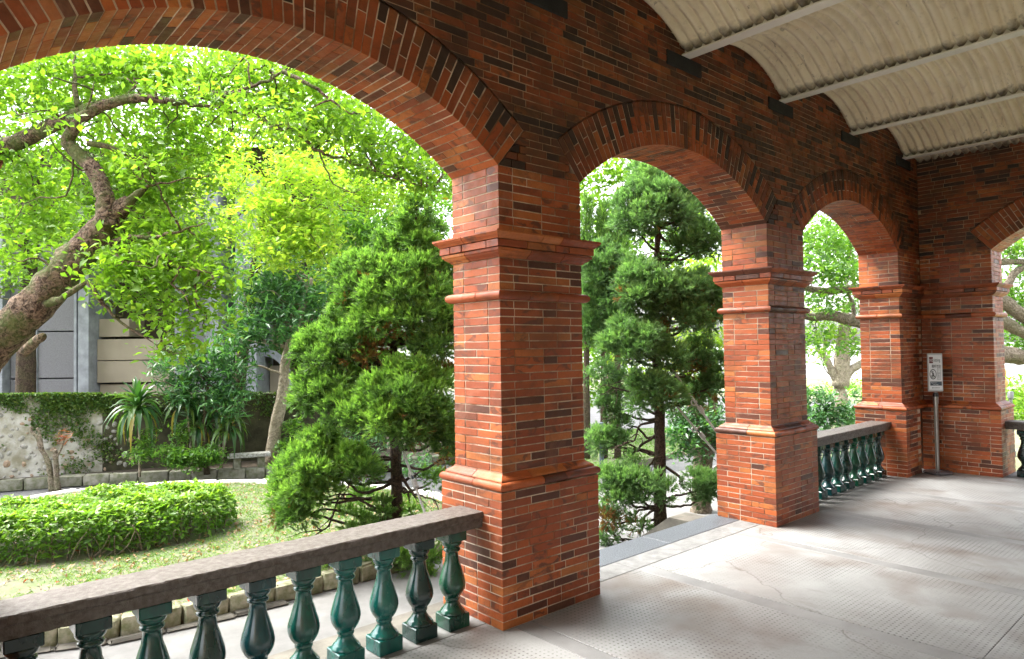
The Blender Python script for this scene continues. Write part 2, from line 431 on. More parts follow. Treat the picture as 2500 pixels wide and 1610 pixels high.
M['grass'] = leaf_mat('grass_blade', [(0, (0.085, 0.19, 0.03)), (0.7, (0.16, 0.29, 0.04)), (0.92, (0.26, 0.32, 0.06)), (1.0, (0.34, 0.28, 0.14))], 0.35)
M['litter'] = leaf_mat('fallen_leaf', [(0, (0.30, 0.17, 0.08)), (0.6, (0.38, 0.25, 0.14)), (0.9, (0.20, 0.08, 0.03)), (1.0, (0.42, 0.06, 0.02))], 0.15)
M['redleaf'] = leaf_mat('bromeliad_red', [(0, (0.14, 0.03, 0.02)), (1.0, (0.30, 0.11, 0.05))], 0.3)


def bark_mat(name, a, b2, moss=0.3, scale=1.0):
    m_, t, b = newmat(name); g = N(t); p = g.pos()
    n1 = g.noise(p, 24 * scale, 6, 0.75, 1.2)
    c = g.mix(g.ramp(n1, [(0.42, 0.0), (0.58, 1.0)]), b2, a)
    geo = g.n('ShaderNodeNewGeometry'); s = g.n('ShaderNodeSeparateXYZ'); g.l(geo.outputs['Normal'], s.inputs[0])
    up = g.math('MULTIPLY', g.ramp(g.noise(p, 4, 4, 0.6), [(0.45, 0.0), (0.6, 1.0)]), moss)
    c = g.mix(up, c, (0.075, 0.105, 0.025))
    g.l(c, b.inputs['Base Color']); b.inputs['Roughness'].default_value = 0.9; b.inputs['Specular IOR Level'].default_value = 0.25
    vo = g.n('ShaderNodeTexVoronoi'); vo.inputs['Scale'].default_value = 26 * scale; g.l(p, vo.inputs['Vector'])
    g.l(g.bump(g.math('ADD', n1, vo.outputs['Distance']), 0.8, 0.02), b.inputs['Normal'])
    return m_


M['bark_main'] = bark_mat('bark_scaly', (0.22, 0.155, 0.11), (0.028, 0.017, 0.011), 0.75)
M['bark_dark'] = bark_mat('bark_dark', (0.10, 0.072, 0.05), (0.03, 0.02, 0.014), 0.15)
M['bark_pale'] = bark_mat('bark_pale', (0.42, 0.36, 0.28), (0.22, 0.18, 0.13), 0.15, 0.6)
M['bark_grey'] = bark_mat('bark_grey', (0.27, 0.22, 0.17), (0.09, 0.07, 0.05), 0.3)
M['bark_juniper'] = bark_mat('bark_juniper', (0.085, 0.055, 0.04), (0.022, 0.015, 0.012), 0.1)

# ------------------------------------------------------------------ masonry builders
T = 0.482            # wall thickness
JT = 0.0074           # joint
RI = 2.003           # arch intrados radius
RING = 0.335
RE = RI + RING
ZC = 1.312           # arch centre height
Z_SPR = 2.844
TH0 = math.asin(1.295 / RI)
HALF = 1.295
PP = 0.066           # plinth projection
Z_TOP = 4.55

_bcache = {}


def brick_mesh(w, h, d, mat='brick'):
    key = (round(w * 500), round(h * 1000), round(d * 500), mat)
    if key in _bcache: return _bcache[key]
    w = key[0] / 500; h = key[1] / 1000; d = key[2] / 500
    c = 0.0016
    x = w / 2
    vs = [(-x + c, 0, c), (x - c, 0, c), (x - c, 0, h - c), (-x + c, 0, h - c),
          (-x, c, 0), (x, c, 0), (x, c, h), (-x, c, h),
          (-x, d, 0), (x, d, 0), (x, d, h), (-x, d, h)]
    fs = [(0, 1, 2, 3), (4, 5, 1, 0), (5, 6, 2, 1), (6, 7, 3, 2), (7, 4, 0, 3), (4, 8, 9, 5), (5, 9, 10, 6), (6, 10, 11, 7), (7, 11, 8, 4)]
    me = pymesh('brick', vs, fs, M[mat])
    _bcache[key] = me
    return me


class Masonry:
    """bricks of one thing: the largest in view become objects, the rest one joined part"""
    def __init__(self, root, mat='brick'): self.root = root; self.items = []; self.rest = []; self.mat = mat
    def brick(self, loc, rz, w, h, d, vis=1.0):
        j = (rnd.uniform(-0.0012, 0.0012), rnd.gauss(0, 0.0045), rnd.gauss(0, 0.005))
        fr = Vector((math.sin(rz), -math.cos(rz), 0))              # outward normal
        loc = Vector(loc) - fr * j[0]
        self.items.append(('b', loc, (0, j[2], rz + j[1]), brick_mesh(w, h, d, self.mat), vis))
    def mesh(self, me, loc, rot, vis=1.0): self.items.append(('m', Vector(loc), rot, me, vis))
    def poly(self, vs, fs): self.rest.append((vs, fs))
    def finish(self, limit=290):
        mw = Matrix.LocRotScale(self.root.location, self.root.rotation_euler.to_quaternion(), (1, 1, 1))
        sc = []
        for i, it in enumerate(self.items):
            p = mw @ it[1]; dd = np.array(p) - CAM; z = float(dd @ FW)
            s = it[4] / max(z, 0.3) ** 2
            if z < 0.3: s = 0
            else:
                x = float(dd @ RT) / z * FOC; y = -float(dd @ UP) / z * FOC
                if abs(x) > 1290 or abs(y) > 845: s = 0
            sc.append(s)
        order = sorted(range(len(sc)), key=lambda i: -sc[i])
        keep = set(i for i in order[:limit] if sc[i] > 0)
        mb = MB()
        for i, it in enumerate(self.items):
            if i in keep:
                link('brick', it[3], self.root, it[1], it[2])
            else:
                mt = Matrix.LocRotScale(it[1], Vector(it[2]).to_3d() and __import__('mathutils').Euler(it[2]), (1, 1, 1))
                mb.add([mt @ v.co for v in it[3].vertices], [tuple(p.vertices) for p in it[3].polygons])
        for vs, fs in self.rest: mb.add(vs, fs)
        if mb.v:
            o = mb.obj('brickwork', M['bricks_dark' if self.mat == 'brick_dark' else 'bricks'], self.root); o['kind'] = 'stuff'


S_, H_ = 0.234, 0.113


def row_fill(L, patt):
    """brick widths (with joints between) filling length L in the given pattern of S and H"""
    ws = [S_ if c == 'S' else H_ for c in patt]
    k = (L - JT * (len(ws) - 1)) / sum(ws)
    return [w_ * k for w_ in ws]


def pattern(L, flip):
    best = None
    opts = ['S', 'H', 'SS', 'SH', 'HS', 'HSH', 'SHS', 'SSS', 'SHSH', 'HSHS', 'HSSH', 'SHHS', 'SHSHS', 'HSHSH', 'SSHS', 'SHSS', 'SSSH', 'HSHSHS', 'SHSHSH']
    c = []
    for o in opts:
        n = sum(S_ if q == 'S' else H_ for q in o) + JT * (len(o) - 1)
        c.append((abs(math.log(L / n)), o))
    c.sort()
    c = [q for q in c if q[0] < c[0][0] + 0.06][:3]
    return rnd.choice(c)[1]


def ring_courses(ms, x0, x1, y0, y1, z0, z1, n, inner_vis=1.0, faces='ILRO', flip0=0):
    """n courses of bricks round a rectangular block; faces: I inner(-y) L left(-x) R right(+x) O outer(+y)"""
    h = (z1 - z0) / n
    for k in range(n):
        z = z0 + k * h + JT / 2; hh = h - JT
        ev = (k + flip0) % 2 == 0
        ix = 0 if ev else H_ + JT
        for f in faces:
            if f in 'IO':
                L = (x1 - x0) - 2 * ix; ws = row_fill(L, pattern(L, ev)); a = x0 + ix
                for w_ in ws:
                    cx = a + w_ / 2
                    if f == 'I': ms.brick((cx, y0, z), 0, w_, hh, H_, inner_vis)
                    else: ms.brick((cx, y1, z), math.pi, w_, hh, H_, 0.0)
                    a += w_ + JT
            else:
                iy = (H_ + JT) if ev else 0
                L = (y1 - y0) - 2 * iy
                ws = row_fill(L, pattern(L, not ev)); a = y0 + iy
                for w_ in ws:
                    cyy = a + w_ / 2
                    if f == 'L': ms.brick((x0, cyy, z), -math.pi / 2, w_, hh, H_, 0.8)
                    else: ms.brick((x1, cyy, z), math.pi / 2, w_, hh, H_, 0.0)
                    a += w_ + JT


def moulding(root, x0, x1, y0, y1, prof, name='moulding_brick', faces='ILRO', piece=0.245):
    """moulded brick course round a block; prof = [(projection, z)...] from bottom to top"""
    sides = {'I': ((x0, y0), (1, 0), x1 - x0, (0, -1)), 'R': ((x1, y0), (0, 1), y1 - y0, (1, 0)), 'O': ((x1, y1), (-1, 0), x1 - x0, (0, 1)), 'L': ((x0, y1), (0, -1), y1 - y0, (-1, 0))}
    for f in faces:
        (ox, oy), (ux, uy), L, (nx, ny) = sides[f]
        n = max(1, round(L / piece)); cuts = [0.0]
        for i in range(1, n): cuts.append(L * (i + rnd.uniform(-0.22, 0.22)) / n)
        cuts.append(L)
        for i in range(n):
            a, b_ = cuts[i], cuts[i + 1]
            ends = []
            for e, (u_, first, last) in enumerate(((a, i == 0, False), (b_, False, i == n - 1))):
                pts = []
                for pj, z in [(-0.05, prof[0][1])] + prof + [(-0.05, prof[-1][1])]:
                    uu = u_ + (JT * 0.35 if e == 0 else -JT * 0.35)
                    if first: uu = -pj
                    if last: uu = L + pj
                    pts.append((ox + ux * uu + nx * pj, oy + uy * uu + ny * pj, z))
                ends.append(pts)
            m_ = len(ends[0]); fs = []
            for k in range(m_ - 1): fs.append((k, m_ + k, m_ + k + 1, k + 1))
            fs.append(tuple(range(m_ - 1, -1, -1))); fs.append(tuple(range(m_, 2 * m_)))
            o = link(name, pymesh(name, ends[0] + ends[1], fs, M['brick']), root)
            smooth_by_angle(o, 40)


def arc_prof(p0, r, z0, z1, n=6):
    """torus bulge between z0 and z1 on top of projection p0"""
    return [(p0 + r * math.sin(math.pi * i / n), z0 + (z1 - z0) * (1 - math.cos(math.pi * i / n)) / 2) for i in range(n + 1)]


def ogee(p0, p1, z0, z1, n=6):
    """S-curve from projection p0 at z0 to p1 at z1"""
    return [(p0 + (p1 - p0) * (0.5 - 0.5 * math.cos(math.pi * i / n)), z0 + (z1 - z0) * i / n) for i in range(n + 1)]


def pier(name, label, x0, x1, y0=0.0, y1=T, faces='ILRO', loc=(0, 0, 0), rz=0.0, plinth=None, limit=290):
    root = empty(name, loc, rz); tag(root, label, 'pier', 'brick piers of the veranda')
    q = 0.0035
    px0, px1, py0, py1 = plinth or (x0 - PP, x1 + PP, y0 - PP, y1 + PP)
    core = MB()
    core.box(px0 + q, px1 - q, py0 + q, py1 - q, 0.0, 0.822)
    core.box(x0 + q, x1 - q, y0 + q, y1 - q, 0.822, Z_SPR)
    core.obj('mortar_core', M['mortar'], root)
    ms = Masonry(root)
    ring_courses(ms, px0, px1, py0, py1, 0.0, 0.822, 16, 1.0, faces)
    ring_courses(ms, x0, x1, y0, y1, 0.925, 1.998, 21, 1.0, faces, 1)
    ring_courses(ms, x0, x1, y0, y1, 2.062, 2.263, 4, 1.0, faces)
    ring_courses(ms, x0, x1, y0, y1, 2.42, Z_SPR, 8, 1.0, faces, 1)
    ring_courses(ms, x0 - 0.064, x1 + 0.064, y0 - 0.064, y1 + 0.064, 2.322, 2.372, 1, 1.0, faces)
    ms.finish(limit)
    moulding(root, x0, x1, y0, y1, arc_prof(0.052, 0.026, 0.825, 0.878), faces=faces)
    moulding(root, x0, x1, y0, y1, list(ogee(0.048, 0.002, 0.882, 0.925)), faces=faces)
    moulding(root, x0, x1, y0, y1, arc_prof(0.008, 0.034, 2.0, 2.06), faces=faces)
    moulding(root, x0, x1, y0, y1, [(0.002, 2.264)] + ogee(0.008, 0.042, 2.266, 2.298) + [(0.052, 2.303), (0.055, 2.32)], faces=faces)
    moulding(root, x0, x1, y0, y1, [(0.066, 2.373)] + ogee(0.068, 0.094, 2.375, 2.404) + [(0.099, 2.408), (0.099, 2.42)], faces=faces)
    return root


_vc = {}


def wedge_mesh(r0, r1, y0, y1, da):
    key = (round(r0 * 1000), round(r1 * 1000), round(y0 * 1000), round(y1 * 1000))
    mat = 'brick_dark' if r0 > RI + 0.05 else 'brick'
    if key in _vc: return _vc[key]
    c = 0.0016
    a0 = (da - JT / r0) / 2; a1 = (da - JT / r1) / 2
    def pt(r_, a, y): return (r_ * math.sin(a), y, r_ * math.cos(a))
    fc = c if y0 < 0.01 else 0.0
    sc_ = c if r0 < RI + 0.01 else 0.0
    ca = c / r0
    vs = [pt(r0 + c, -a0 + ca, y0), pt(r0 + c, a0 - ca, y0), pt(r1 - c, a1 - ca, y0), pt(r1 - c, -a1 + ca, y0),
          pt(r0, -a0 + ca * 0.5, y0 + c), pt(r0, a0 - ca * 0.5, y0 + c), pt(r1, a1, y0 + c), pt(r1, -a1, y0 + c),
          pt(r0, -a0 + ca * 0.5, y1), pt(r0, a0 - ca * 0.5, y1), pt(r1, a1, y1), pt(r1, -a1, y1)]
    fs = [(0, 3, 2, 1), (4, 0, 1, 5), (5, 1, 2, 6), (6, 2, 3, 7), (7, 3, 0, 4), (4, 5, 9, 8), (5, 6, 10, 9), (6, 7, 11, 10), (7, 4, 8, 11), (8, 9, 10, 11)]
    fs = [tuple(reversed(f)) for f in fs]
    me = pymesh('brick', vs, fs, M[mat]); _vc[key] = me
    return me


def arch(name, label, loc, rz=0.0, limit=290):
    root = empty(name, loc, rz); tag(root, label, 'arch', 'segmental brick arches of the veranda')
    n = 53; da = 2 * TH0 / n
    ms = Masonry(root)
    for i in range(n):
        th = -TH0 + (i + 0.5) * da
        jit = lambda: (0.0, th + rnd.gauss(0, 0.0006), 0.0)
        jy = lambda: (0, rnd.uniform(-0.0012, 0.0010), 0)
        if i % 2 == 0:
            ms.mesh(wedge_mesh(RI, RI + 0.222, 0.0, 0.236, da), jy(), jit())
            ms.mesh(wedge_mesh(RI + 0.229, RE, 0.0, 0.12, da), jy(), jit())
            ms.mesh(wedge_mesh(RI, RI + 0.11, 0.244, T, da), jy(), jit(), 0.7)
        else:
            ms.mesh(wedge_mesh(RI, RI + 0.106, 0.0, 0.115, da), jy(), jit())
            ms.mesh(wedge_mesh(RI + 0.113, RE, 0.0, 0.12, da), jy(), jit())
            ms.mesh(wedge_mesh(RI, RI + 0.11, 0.122, 0.358, da), jy(), jit(), 0.7)
            ms.mesh(wedge_mesh(RI, RI + 0.11, 0.365, T, da), jy(), jit(), 0.7)
    ms.finish(limit)
    k = 40; vs = []; q = 0.0035
    for i in range(k + 1):
        a = -TH0 + 2 * TH0 * i / k
        for r_, y in ((RI + q, q), (RE + 0.01, q), (RE + 0.01, T - q), (RI + q, T - q)):
            vs.append((r_ * math.sin(a), y, r_ * math.cos(a)))
    fs = []
    for i in range(k):
        b_ = i * 4
        for j in range(4): fs.append((b_ + j, b_ + (j + 1) % 4, b_ + 4 + (j + 1) % 4, b_ + 4 + j))
    fs += [(0, 1, 2, 3), (k * 4 + 3, k * 4 + 2, k * 4 + 1, k * 4)]
    link('mortar_core', pymesh('mortar_core', vs, fs, M['mortar']), root)
    return root


def clip(poly, px, pz, nx, nz):
    out = []
    for i in range(len(poly)):
        a, b_ = poly[i], poly[(i + 1) % len(poly)]
        da_ = (a[0] - px) * nx + (a[1] - pz) * nz; db_ = (b_[0] - px) * nx + (b_[1] - pz) * nz
        if da_ >= 0: out.append(a)
        if (da_ > 0) != (db_ > 0):
            t_ = da_ / (da_ - db_); out.append((a[0] + (b_[0] - a[0]) * t_, a[1] + (b_[1] - a[1]) * t_))
    return out


def area(p): return abs(sum(p[i][0] * p[(i + 1) % len(p)][1] - p[(i + 1) % len(p)][0] * p[i][1] for i in range(len(p)))) / 2


def upper_wall(name, label, xa, xb, centres, loc, rz, top_at, limit=290, pads=()):
    root = empty(name, loc, rz); tag(root, label, 'wall')
    ms = Masonry(root, 'brick_dark')
    h = 0.0515; nrow = int((Z_TOP - Z_SPR) / h)
    for k in range(nrow):
        z0 = Z_SPR + k * h + JT / 2; z1 = z0 + h - JT
        x = xa - rnd.uniform(0, 0.1) - (0.12 if k % 2 else 0)
        i = 0
        while x < xb:
            w_ = (S_ if (i + k) % 2 == 0 else H_) * (1 + rnd.uniform(-0.03, 0.03))
            if rnd.random() < 0.06: w_ = S_
            a, b_ = max(x, xa), min(x + w_, xb)
            x += w_ + JT; i += 1
            if b_ - a < 0.03: continue
            poly = [(a, z0), (b_, z0), (b_, z1), (a, z1)]
            full = area(poly); cx, cz = (a + b_) / 2, (z0 + z1) / 2
            if z0 > top_at(cx) + 0.06: continue
            if any(p0 < a and b_ < p1 and q0 < z0 and z1 < q1 for p0, p1, q0, q1 in pads): continue
            cut = False
            for c in centres:
                if abs(cx - c) > HALF + 0.6: continue
                inside = any(math.hypot(px - c, pz - ZC) < RE + 0.005 for px, pz in poly)
                if not inside: continue
                s = 1 if cx > c else -1
                d_ = math.hypot(cx - c, cz - ZC); n_ = ((cx - c) / d_, (cz - ZC) / d_)
                p1 = clip(poly, c + n_[0] * (RE + 0.006), ZC + n_[1] * (RE + 0.006), *n_)
                sx, sz = math.sin(TH0), math.cos(TH0)
                p2 = clip(poly, c + s * (sx * RI + 0.006), ZC + sz * RI, s * sz, -sx)
                a1 = area(p1) if len(p1) > 2 else 0; a2 = area(p2) if len(p2) > 2 else 0
                poly = p1 if a1 >= a2 else p2
                cut = True
                if max(a1, a2) < 0.12 * full: poly = []; break
            if not poly: continue
            if not cut:
                ms.brick((cx, 0, z0), 0, b_ - a, z1 - z0, H_)
            else:
                n_ = len(poly); y = rnd.uniform(-0.001, 0.001)
                vs = [(p[0], y, p[1]) for p in poly] + [(p[0], y + H_, p[1]) for p in poly]
                fs = [tuple(range(n_))] + [(i_, i_ + n_, (i_ + 1) % n_ + n_, (i_ + 1) % n_) for i_ in range(n_)]
                ms.poly(vs, fs)
    ms.finish(limit)
    # mortar core behind the bricks
    q = 0.0035; mb = MB(); xs = sorted(set([xa, xb] + [c + d_ * (HALF + 0.24) * 1.0 for c in centres for d_ in np.linspace(-1, 1, 33)]))
    xs = [x for x in xs if xa <= x <= xb]
    def bot(x):
        z = Z_SPR - 0.002
        for c in centres:
            d_ = abs(x - c)
            if d_ < math.sin(TH0) * RE: z = max(z, ZC + math.sqrt(RE * RE - d_ * d_) - 0.012)
            elif d_ < HALF: pass
        return z
    for a, b_ in zip(xs[:-1], xs[1:]):
        if b_ - a < 1e-4: continue
        za, zb = bot(a), bot(b_)
        if abs(za - zb) > 0.2: za = zb = max(za, zb) if min(abs(a - c) for c in centres) < HALF + 0.2 else min(za, zb)
        mb.add([(a, q, za), (b_, q, zb), (b_, q, Z_TOP), (a, q, Z_TOP), (a, T - q, za), (b_, T - q, zb), (b_, T - q, Z_TOP), (a, T - q, Z_TOP)],
               [(0, 1, 2, 3), (7, 6, 5, 4), (0, 4, 5, 1), (3, 2, 6, 7)])
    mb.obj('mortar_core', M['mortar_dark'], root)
    return root


# ------------------------------------------------------------------ the veranda
AX = [(-0.587, 0.16), (2.748, 3.495), (6.087, 6.825), (9.413, 10.194)]
ARC = [(AX[i][1] + AX[i + 1][0]) / 2 for i in range(3)]
XE = 10.194
BEAMS = [4.753 + 1.634 * k for k in range(-5, 4)]
BW = 0.115


def vault_z(x):
    for a, b_ in list(zip([b__ + BW for b__ in BEAMS[:-1]], BEAMS[1:])) + [(BEAMS[-1] + BW, XE + 0.02)]:
        if a <= x <= b_:
            L = b_ - a; rise = 0.275 if L > 1 else 0.035
            t = (x - a) / L * 2 - 1
            Rr = (L * L / 4 + rise * rise) / (2 * rise)
            return 4.125 + rise - Rr + math.sqrt(max(0, Rr * Rr - (t * L / 2) ** 2))
    return 4.12


hid = [pier('brick_pier', 'brick pier beyond the near end of the green balustrade', *AX[0], limit=0)]
pier('brick_pier', 'nearest square brick pier with moulded plinth and cornice, left of the steps', *AX[1], limit=295)
pier('brick_pier', 'middle brick pier with a patched plinth, right of the steps', *AX[2], limit=295)
pier('brick_pier', 'corner brick pier at the end of the balustrade beside the sign stand', *AX[3], faces='ILO', limit=260, plinth=(AX[3][0] - PP, 9.86, -PP, T + PP))
labs = ['large near brick arch over the balustrade and lawn', 'brick arch over the granite steps, between the nearest and middle piers', 'small distant brick arch over the far balustrade']
for c, l_ in zip(ARC, labs):
    arch('brick_arch', l_, (c, 0, ZC))
PADS = [(b_ - 0.21, b_ + 0.27, 3.962, 4.082) for b_ in BEAMS]
aw = upper_wall('arcade_wall', 'dark brick wall above the three arches under the ceiling', -0.587, XE, ARC, (0, 0, 0), 0, vault_z, 290, PADS)
for b_ in BEAMS:
    if b_ > 0: MB().cbox(b_ - 0.215, b_ + 0.275, -0.012, 0.1, 3.958, 4.078, 0.006).obj('bearing_stone', M['pad'], aw)
# end wall (faces the camera along -x); its local x runs towards -y
pe = pier('brick_pier', 'end wall pier behind the sign stand', 0.0, 0.81, faces='ILRO', loc=(XE, 0, 0), rz=-math.pi / 2, plinth=(0.0, 0.876, -PP, T + PP), limit=290)
arch('brick_arch', 'end wall brick arch cut off by the picture edge', (XE, -0.81 - HALF, ZC), -math.pi / 2)
upper_wall('end_wall', 'brick end wall above its arch, meeting the arcade wall in the corner', 0.0, 4.2, [0.81 + HALF], (XE, 0, 0), -math.pi / 2, lambda x: 4.13, 290)
hid.append(pier('brick_pier', 'brick pier of the end wall beside the house', 0.81 + 2 * HALF, 4.2, faces='ILO', loc=(XE, 0, 0), rz=-math.pi / 2, limit=0))
for o in hid:                                   # out of the picture: part of the setting
    for k_ in ('label', 'category', 'group'): del o[k_]
    o['kind'] = 'structure'; o.name = 'pier'

# ceiling
ce = empty('ceiling'); tag(ce, kind='structure')
YB = -4.2
spans = list(zip([b_ + BW * 0.5 for b_ in BEAMS[:-1]], [b_ + BW * 0.5 for b_ in BEAMS[1:]])) + [(BEAMS[-1] + BW * 0.5, XE + 0.05)]
for si, (a, b_) in enumerate(spans):
    if b_ < -2: continue
    nx = 22 if b_ - a > 1 else 8
    ycuts = [0.10] + [-0.55 - 0.80 * i + rnd.uniform(-0.1, 0.1) for i in range(5)] + [YB]
    for pi_, (y0, y1) in enumerate(zip(ycuts[:-1], ycuts[1:])):
        ny = max(8, int((y0 - y1) / 0.0088)); drop = 0.006 * (pi_ % 2)
        vs = np.zeros((nx + 1, ny + 1, 3))
        for i in range(nx + 1):
            x = a + (b_ - a) * i / nx; z = vault_z(min(max(x, a + BW * 0.5 + 0.001), b_ - (BW * 0.5 if b_ < XE else 0) - 0.001))
            yy = np.linspace(y0 + 0.03, y1, ny + 1)
            vs[i, :, 0] = x; vs[i, :, 1] = yy; vs[i, :, 2] = z - drop + 0.025 * (1 - 2 * np.abs(np.sin(yy / 0.088 * math.pi)) ** 0.75) + 0.004 * np.sin(yy * 7.1 + x * 3.3 + si)
        idx = np.arange((nx + 1) * (ny + 1)).reshape(nx + 1, ny + 1)
        F_ = np.stack([idx[:-1, :-1], idx[1:, :-1], idx[1:, 1:], idx[:-1, 1:]], -1).reshape(-1, 4)
        link('corrugated_sheet', npmesh('corrugated_sheet', vs.reshape(-1, 3), F_, M['ceiling'], None, True), ce)
for b_ in BEAMS:
    if b_ < -2: continue
    mb = MB(); mb.cbox(b_, b_ + BW, YB, 0.05, 4.08, 4.094, 0.003); mb.box(b_ + 0.046, b_ + 0.054, YB, 0.05, 4.0935, 4.24)
    mb.obj('beam', M['beam'], ce)
MB().box(-4, XE + T, YB, T, 4.62, 4.7).obj('light_block_slab', M['plaster'], ce)  # unseen slab added to keep light from leaking through the ceiling
# house wall behind the camera, made pale instead of brick to bounce light inside
hw = empty('house_wall'); tag(hw, kind='structure')
MB().box(-4, XE + T, YB - 0.3, YB, 0, 4.62).obj('wall_panel', M['plaster'], hw)
MB().box(-4, -0.59, 0.0, T, 3.1, 4.62).obj('wall_panel', M['plaster'], hw)  # unseen arcade stretch reduced to a plain panel, added to hold back light
MB().box(10.186, XE + T - 0.006, 0.003, T - 0.006, 0.0, Z_TOP).obj('corner_core', M['brick_dark'], hw)
# veranda floor
fl = empty('floor'); tag(fl, kind='structure')
MB().box(-4, XE + T + 0.12, YB, T + 0.118, -0.16, -0.006).obj('floor_bed', M['cheek'], fl)
JX = [4.17 + 1.39 * k for k in range(-6, 5)]
for j, x in enumerate(JX):
    nxt = x + 1.39
    if x > XE: break
    g_ = 0.0025
    for y0, y1 in ((0.10, -2.1), (-2.097, YB)):
        MB().cbox(x + 0.135 + g_, min(nxt, XE) - g_, y1 + g_, y0 - g_, -0.035, 0.0, 0.002).obj('slab', M['floor'], fl)
        if x + 0.135 < XE: MB().cbox(x + g_, x + 0.135 - g_, y1 + g_, y0 - g_, -0.035, -0.0005, 0.002).obj('joint_band', M['band'], fl)
    MB().cbox(x + g_, min(nxt, XE + T) - g_, 0.104, 0.318, -0.035, 0.0, 0.003).obj('edge_strip', M['edge'], fl)
MB().cbox(XE + 0.002, XE + T + 0.1, YB, 0.10, -0.035, -0.001, 0.003).obj('edge_strip', M['edge'], fl)
for a, b_ in ((-4, 0.15), (0.155, 2.74), (6.10, 8.2), (8.204, XE + T)):
    MB().cbox(a, b_, 0.322, 0.60, -0.035, -0.004, 0.004).obj('sill_slab', M['cheek'], fl)
# podium face and steps
st = empty('stone_steps', (4.79, 0.6, 0)); tag(st, 'blue grey granite threshold steps leading down to the garden', 'steps')
for a, b_ in ((-1.29, 0.12), (0.124, 1.30)):
    MB().cbox(a, b_, -0.278, 0.025, -0.13, 0.001, 0.005).obj('slab', M['granite'], st)
for i in range(1, 6):
    z = -0.15 * i
    for a, b_ in ((-1.06, -0.2), (-0.196, 0.62), (0.624, 1.05)):
        MB().cbox(a, b_, 0.025 + 0.3 * (i - 1) - 0.03, 0.025 + 0.3 * i, z - 0.149, z, 0.005).obj('step', M['granite'], st)
for s in (-1, 1):
    x0, x1 = (1.06, 1.36) if s > 0 else (-1.36, -1.06)
    pr = [(0.03, -0.9), (0.03, -0.065), (0.41, -0.065), (1.40, -0.80), (1.40, -0.9)]
    vs = [(x0, y, z) for y, z in pr] + [(x1, y, z) for y, z in pr]; n_ = len(pr)
    o = link('cheek_wall', pymesh('cheek_wall', vs, [tuple(range(n_)), tuple(range(2 * n_ - 1, n_ - 1, -1))] + [(i, i + n_, (i + 1) % n_ + n_, (i + 1) % n_) for i in range(n_)], M['cheek']), st)
pd = empty('podium'); tag(pd, kind='structure')
MB().box(-4, XE + T, 0.3, 0.585, -0.9, -0.036).obj('podium_wall', M['cheek'], pd)
MB().box(XE, XE + T + 0.1, YB, 0.3, -0.9, -0.036).obj('podium_wall', M['cheek'], pd)

# balustrades
PROF = [(0.0786, 0.083), (0.0798, 0.092), (0.0741, 0.098), (0.0719, 0.104), (0.0629, 0.112), (0.0517, 0.126), (0.0417, 0.145), (0.0396, 0.158), (0.0460, 0.164), (0.0471, 0.172), (0.0439, 0.178),
        (0.0543, 0.190), (0.0671, 0.208), (0.0774, 0.230), (0.0821, 0.252), (0.0809, 0.274), (0.0752, 0.300), (0.0659, 0.330), (0.0566, 0.362), (0.0449, 0.396), (0.0407, 0.428), (0.0391, 0.450),
        (0.0428, 0.455), (0.0514, 0.461), (0.0535, 0.468), (0.0503, 0.475), (0.0439, 0.479), (0.0460, 0.484), (0.0535, 0.490), (0.0599, 0.500), (0.0631, 0.512), (0.0642, 0.523)]
_bm = {}


def baluster(x, y, glz, label, group):
    root = empty('baluster', (x, y, 0.0), rnd.uniform(-0.03, 0.03)); tag(root, label, 'baluster', group)
    if glz not in _bm:
        b0 = MB().cbox(-0.0765, 0.0765, -0.0765, 0.0765, 0.0, 0.084, 0.005).mesh('base', GLAZE[glz])
        b1 = MB().lathe(PROF, 28).mesh('shaft', GLAZE[glz], True)
        b2 = MB().cbox(-0.068, 0.068, -0.068, 0.068, 0.522, 0.580, 0.005).mesh('cap', GLAZE[glz])
        b3 = MB().box(-0.066, 0.060, -0.067, 0.062, 0.5795, 0.590).mesh('mortar_bed', M['railmortar'])
        _bm[glz] = (b0, b1, b2, b3)
    for n_, d_ in zip(('base', 'shaft', 'cap', 'mortar_bed'), _bm[glz]): link(n_, d_, root)


def rail(name, label, x0, x1, loc=(0, 0, 0), rz=0.0):
    """stone handrail; local x along the rail, front at y=0.112"""
    root = empty(name, loc, rz); tag(root, label, 'railing', 'stone handrails of the balustrade')
    prof = [(0.122, 0.588), (0.118, 0.640), (0.110, 0.648), (0.109, 0.678), (0.114, 0.685), (0.346, 0.685), (0.352, 0.678), (0.352, 0.648), (0.344, 0.640), (0.341, 0.588)]
    n_ = len(prof); k = int((x1 - x0) / 0.02); vs = []; fs = []
    for i in range(k + 1):
        x = x0 + (x1 - x0) * i / k
        for j, (y, z) in enumerate(prof):
            e = 0.0022 if 0.62 < z else 0.003
            vs.append((x, y + rnd.gauss(0, e * 0.45), z + rnd.gauss(0, e * 0.35)))
    for i in range(k):
        for j in range(n_): fs.append((i * n_ + j, i * n_ + (j + 1) % n_, (i + 1) * n_ + (j + 1) % n_, (i + 1) * n_ + j))
    fs += [tuple(range(n_ - 1, -1, -1)), tuple(range(k * n_, (k + 1) * n_))]
    o = link('coping', pymesh('coping', vs, fs, M['rail']), root); smooth_by_angle(o, 30)
    return root


